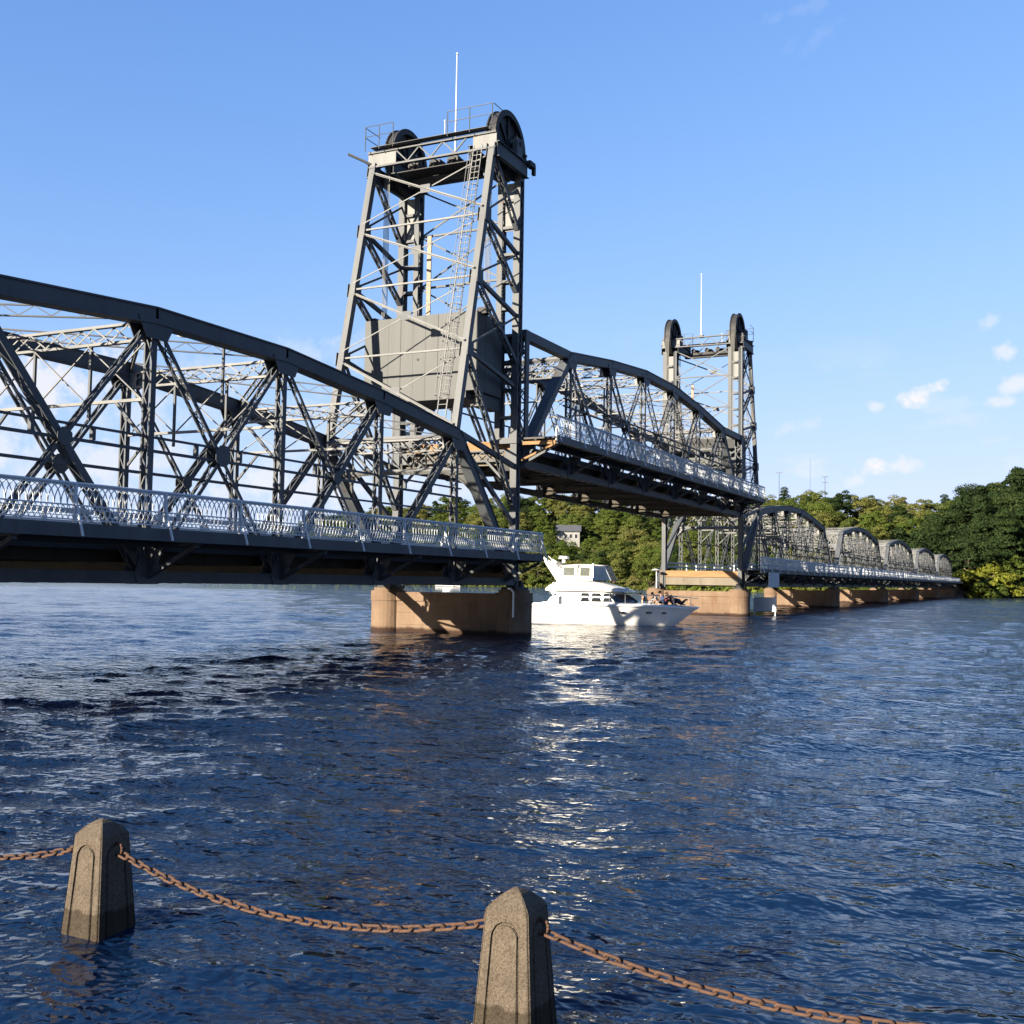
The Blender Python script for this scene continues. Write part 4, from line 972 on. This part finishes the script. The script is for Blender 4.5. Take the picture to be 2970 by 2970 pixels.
def plant_wood():
    cnt = 0; d = 4.0; row = 0
    while d < 150:
        x = -430+random.uniform(0, 6)
        while x < 70:
            xx = x+random.uniform(-2.5, 2.5); yy = shore_y(xx)+d+random.uniform(-3, 3); x += 9.4+row*.2
            if xx < -.735*yy-12 or xx > -.01*yy+16: continue
            if -34 < xx < -20 and d < 30: continue
            if abs(xx+190*yy/446) < 8 and 418 < yy < 452: continue
            right = xx > -.095*yy+random.uniform(-5, 4) and d < 80
            u = random.random()
            if right: kind = 'round' if u < .7 else 'cone'; mat = 'leaf_deep_shaded'; sc = random.uniform(.95, 1.35); lab = '%s shaded dark green tree %s on the bank right of the bridge end' % ('very tall' if sc > 1.2 else 'tall' if sc > 1.07 else 'lower', 'near the water' if d < 20 else 'halfway up' if d < 50 else 'at the top'); grp = 'shaded dark trees on the right bank'  # these stand in shade, which the leaf colour carries
            else:
                v = random.random(); sc = random.uniform(.62, .98); kind = 'round' if u < .93 else 'cone'
                zone = 'behind the bridge at left' if xx < -.52*yy else 'between the two towers' if xx < -.235*yy else 'above the far arches'
                if v < .50: mat = 'leaf_mid'; col = 'mid-green'
                elif v < .84: mat = 'leaf_olive'; col = 'yellowish olive'
                else: mat = 'leaf_deep_shaded'; col = 'deep green'
                if kind == 'cone': mat = 'leaf_deep_shaded'; col = 'deep green pointed'
                lvl = 'at the foot of the bank' if d < 14 else 'on the skyline' if d > 112 else 'low on the slope' if d < 55 else 'high on the slope'
                lab = '%s%s tree %s %s' % ('small ' if sc < .72 else 'big ' if sc > .88 else '', col, lvl, zone); grp = 'trees in the wood %s' % zone
            tree(xx, yy, kind, mat, sc, lab, grp, 'deciduous_tree' if kind == 'round' else 'pointed_tree'); cnt += 1
        d += 12.6; row += 1
    # low shrubs along the water's edge
    x = -290
    while x < 40:
        yy = shore_y(x)+1.5
        if x > -.73*yy-10 and not -36 < x < -19:
            tree(x, yy, 'bush', random.choice(['leaf_bright', 'leaf_mid', 'leaf_olive']) if x < -24 else 'leaf_deep_shaded', random.uniform(.8, 1.3), ('light green shrub at the waterline of the far bank' if x < -24 else 'shaded dark shrub at the waterline right of the bridge end'), 'shrubs along the far waterline', 'shrub'); cnt += 1
        x += random.uniform(6, 10)
    return cnt
plant_wood()
for x, y, k, mt, sc, lab in ((-17.0, 311, 'bush', 'leaf_bright', 2.3, 'bright yellow-green bush at the bridge end on the right bank'), (-13.5, 314, 'bush', 'leaf_bright', 1.9, 'bright green bush low beside the bridge end, right of the yellowish one'),
                             (-15.0, 309.5, 'bush', 'leaf_mid', 1.5, 'small green bush just above the rocks at the bridge end'), (-9.5, 322, 'round', 'leaf_mid', .85, 'mid-green tree behind the bright bushes at the bridge end')):
    tree(x, y, k, mt, sc, lab, None, 'shrub' if k == 'bush' else 'deciduous_tree')
def scatter(name, label, n, size, mat, dmin, dmax, seed):
    g = np.random.default_rng(seed); q = []
    for i in range(n):
        y0 = 0; x = g.uniform(-330, 40); d = dmin+(dmax-dmin)*g.random()**1.4; y = shore_y(x)+d
        if -34 < x < -20.5 and d < 40: continue
        z = ground(x, y); a = g.uniform(0, 6.28); s_ = size*(.5+g.random()); t = np.array([math.cos(a), math.sin(a), g.normal()*.4])*s_; b = np.array([-math.sin(a)*.5, math.cos(a)*.5, .8+.4*g.random()])*s_
        p = np.array([x, y, z+.6*s_*g.random()]); q.append(np.stack([p-t, p-t*.2+b, p+t, p+t*.1-b*.3]))
    v = np.concatenate(q); m = len(v)//4; me = bpy.data.meshes.new(name); me.from_pydata([tuple(p) for p in v], [], [(4*i, 4*i+1, 4*i+2, 4*i+3) for i in range(m)]); me.materials.append(MAT[mat])
    tag(link(name, me), label, None, None, 'stuff')
scatter('undergrowth', 'low green undergrowth beneath the trees of the far bank', 26000, .8, 'leaf_mid', .5, 150, 5)
def riprap():
    m = MB(); g = random.Random(4)
    for i in range(420):
        x = g.uniform(-32, -11); y = shore_y(x)+g.uniform(-3.5, 6.0) ; 
        if x > -20: y = shore_y(x)+g.uniform(-3, 3)
        z = max(-.2, ground(x, y)); s_ = g.uniform(.3, .8); c = V((x, y, z+.1)); vs = []
        for dx in (-1, 1):
            for dy in (-1, 1):
                for dz in (-1, 1): vs.append(c+V((dx*s_*g.uniform(.5, 1), dy*s_*g.uniform(.5, 1), dz*s_*g.uniform(.4, .8))))
        m.add(vs, [(0, 1, 3, 2), (4, 6, 7, 5), (0, 4, 5, 1), (2, 3, 7, 6), (0, 2, 6, 4), (1, 5, 7, 3)])
    tag(m.build('riprap', 'rock'), 'heap of pale broken rocks at the far bridge end', None, None, 'stuff')
riprap()
# approach beyond the last span: abutment and road
YE = YB+GAP+LS+GAP+5*S
ab = thing('abutment', 'concrete abutment with railing where the bridge meets the far bank', 'abutment', (N, YE, 0))
MB().box((X2-.6, .7, -2), (1.2, 3.0, 3.34)).build('wall', 'pier', ab)
MB().box((X2-.2, -.1, 3.36), (.3, 26, 3.62)).build('road_slab', 'deck', ab)
MB().box((.3, .0, 3.5), (2.1, 16, 3.83)).build('walkway_slab', 'deck', ab)
for j in range(6):
    link('railing_post', RPOST, ab, (2.06, j*P/2+.1, 0))
    if j < 5: link('railing_panel', RAIL, ab, (2.06, j*P/2+.1, 0)); link('top_rail', TRAIL, ab, (2.06, j*P/2+.1, 0))

# ------------------------------------------------------------------ far small things
def house(x, y, rz):
    z = ground(x, y)+1.0; rt = thing('house', 'pale house with a dark roof among the trees on the far hillside', 'house', (x, y, z), rz)
    MB().box((-5, -3.5, -3), (5, 3.5, 4.8)).build('wall', 'siding', rt)
    MB().add([(-5.6, -4.2, 4.6), (5.6, -4.2, 4.6), (5.6, 4.2, 4.6), (-5.6, 4.2, 4.6), (-5.6, 0, 7.6), (5.6, 0, 7.6)], [(0, 1, 5, 4), (2, 3, 4, 5), (1, 2, 5), (3, 0, 4), (3, 2, 1, 0)]).build('roof', 'roof_dark', rt)
    for xx in (-3.4, -1.1, 1.1, 3.4):
        w = MB().box((xx-.7, -3.58, 1.6), (xx+.7, -3.48, 3.6)).build('window', 'white_paint', rt); MB().box((xx-.6, -3.62, 1.7), (xx+.6, -3.55, 3.5)).build('pane', 'glass', w)
house(-190, 446, R(20))
for x, y, zt, arms, lab in ((-114.9, 520, 55, 1, 'thin pole with a crossbar on the hill, left of three'), (-100.6, 520, 61, 0, 'thinnest bare mast on the hill, middle of three'), (-93.9, 520, 52.5, 2, 'pole with two crossbars on the hill, right of three')):
    z = ground(x, y); rt = thing('radio_mast', lab, 'mast', (x, y, z), 0, 'masts on the hilltop')
    MB().tube((0, 0, 0), (0, 0, zt-z), .22 if arms else .10, .12 if arms else .06, 8).build('pole', 'steel', rt)
    for i in range(arms): MB().box((-1.4, -.15, zt-z-.4-2.6*i), (1.4, .15, zt-z-.1-2.6*i)).build('crossbar', 'steel', rt)
def small_boat(x, y, rz, L, label):
    rt = thing('moored_boat', label, 'boat', (x, y, 0), rz, 'small boats by the far shore')
    secs = []
    for i in range(9):
        t = i/8; hb = .22*L*interp(t, [(0, .8), (.4, 1), (.75, .75), (1, .03)]); xx = L*(t-.5); zs = .9+.3*t*t
        secs.append([(xx, hb, zs), (xx, hb*.85, .15), (xx, 0, -.3), (xx, -hb*.85, .15), (xx, -hb, zs)])
    m = loft(secs); m.add(secs[0], [(0, 1, 2, 3, 4)]); m.build('hull', 'gelcoat', rt)
    m = loft([[(s[0][0], s[0][1], s[0][2]-.05), (s[4][0], s[4][1], s[4][2]-.05)] for s in secs]); m.build('deck', 'gelcoat', rt)
    MB().add([(-.2*L, -.13*L, .9), (.18*L, -.13*L, .95), (.18*L, .13*L, .95), (-.2*L, .13*L, .9), (-.2*L, -.11*L, 2.1), (.05*L, -.11*L, 2.1), (.05*L, .11*L, 2.1), (-.2*L, .11*L, 2.1)], [(0, 1, 5, 4), (1, 2, 6, 5), (2, 3, 7, 6), (3, 0, 4, 7), (4, 5, 6, 7)]).build('cabin', 'gelcoat', rt)
    MB().add([(.175*L, -.10*L, 1.2), (.175*L, .10*L, 1.2), (.075*L, .09*L, 1.95), (.075*L, -.09*L, 1.95)], [(0, 1, 2, 3)]).build('windshield', 'glass', rt)
small_boat(-197, 352, R(10), 9, 'larger white boat seen under the deck by the far shore')
small_boat(-222, 356, R(30), 6, 'small white boat under the deck, left of the larger one')
small_boat(-158, 360, R(-15), 5, 'tiny white boat at the far shore between pier and yacht')
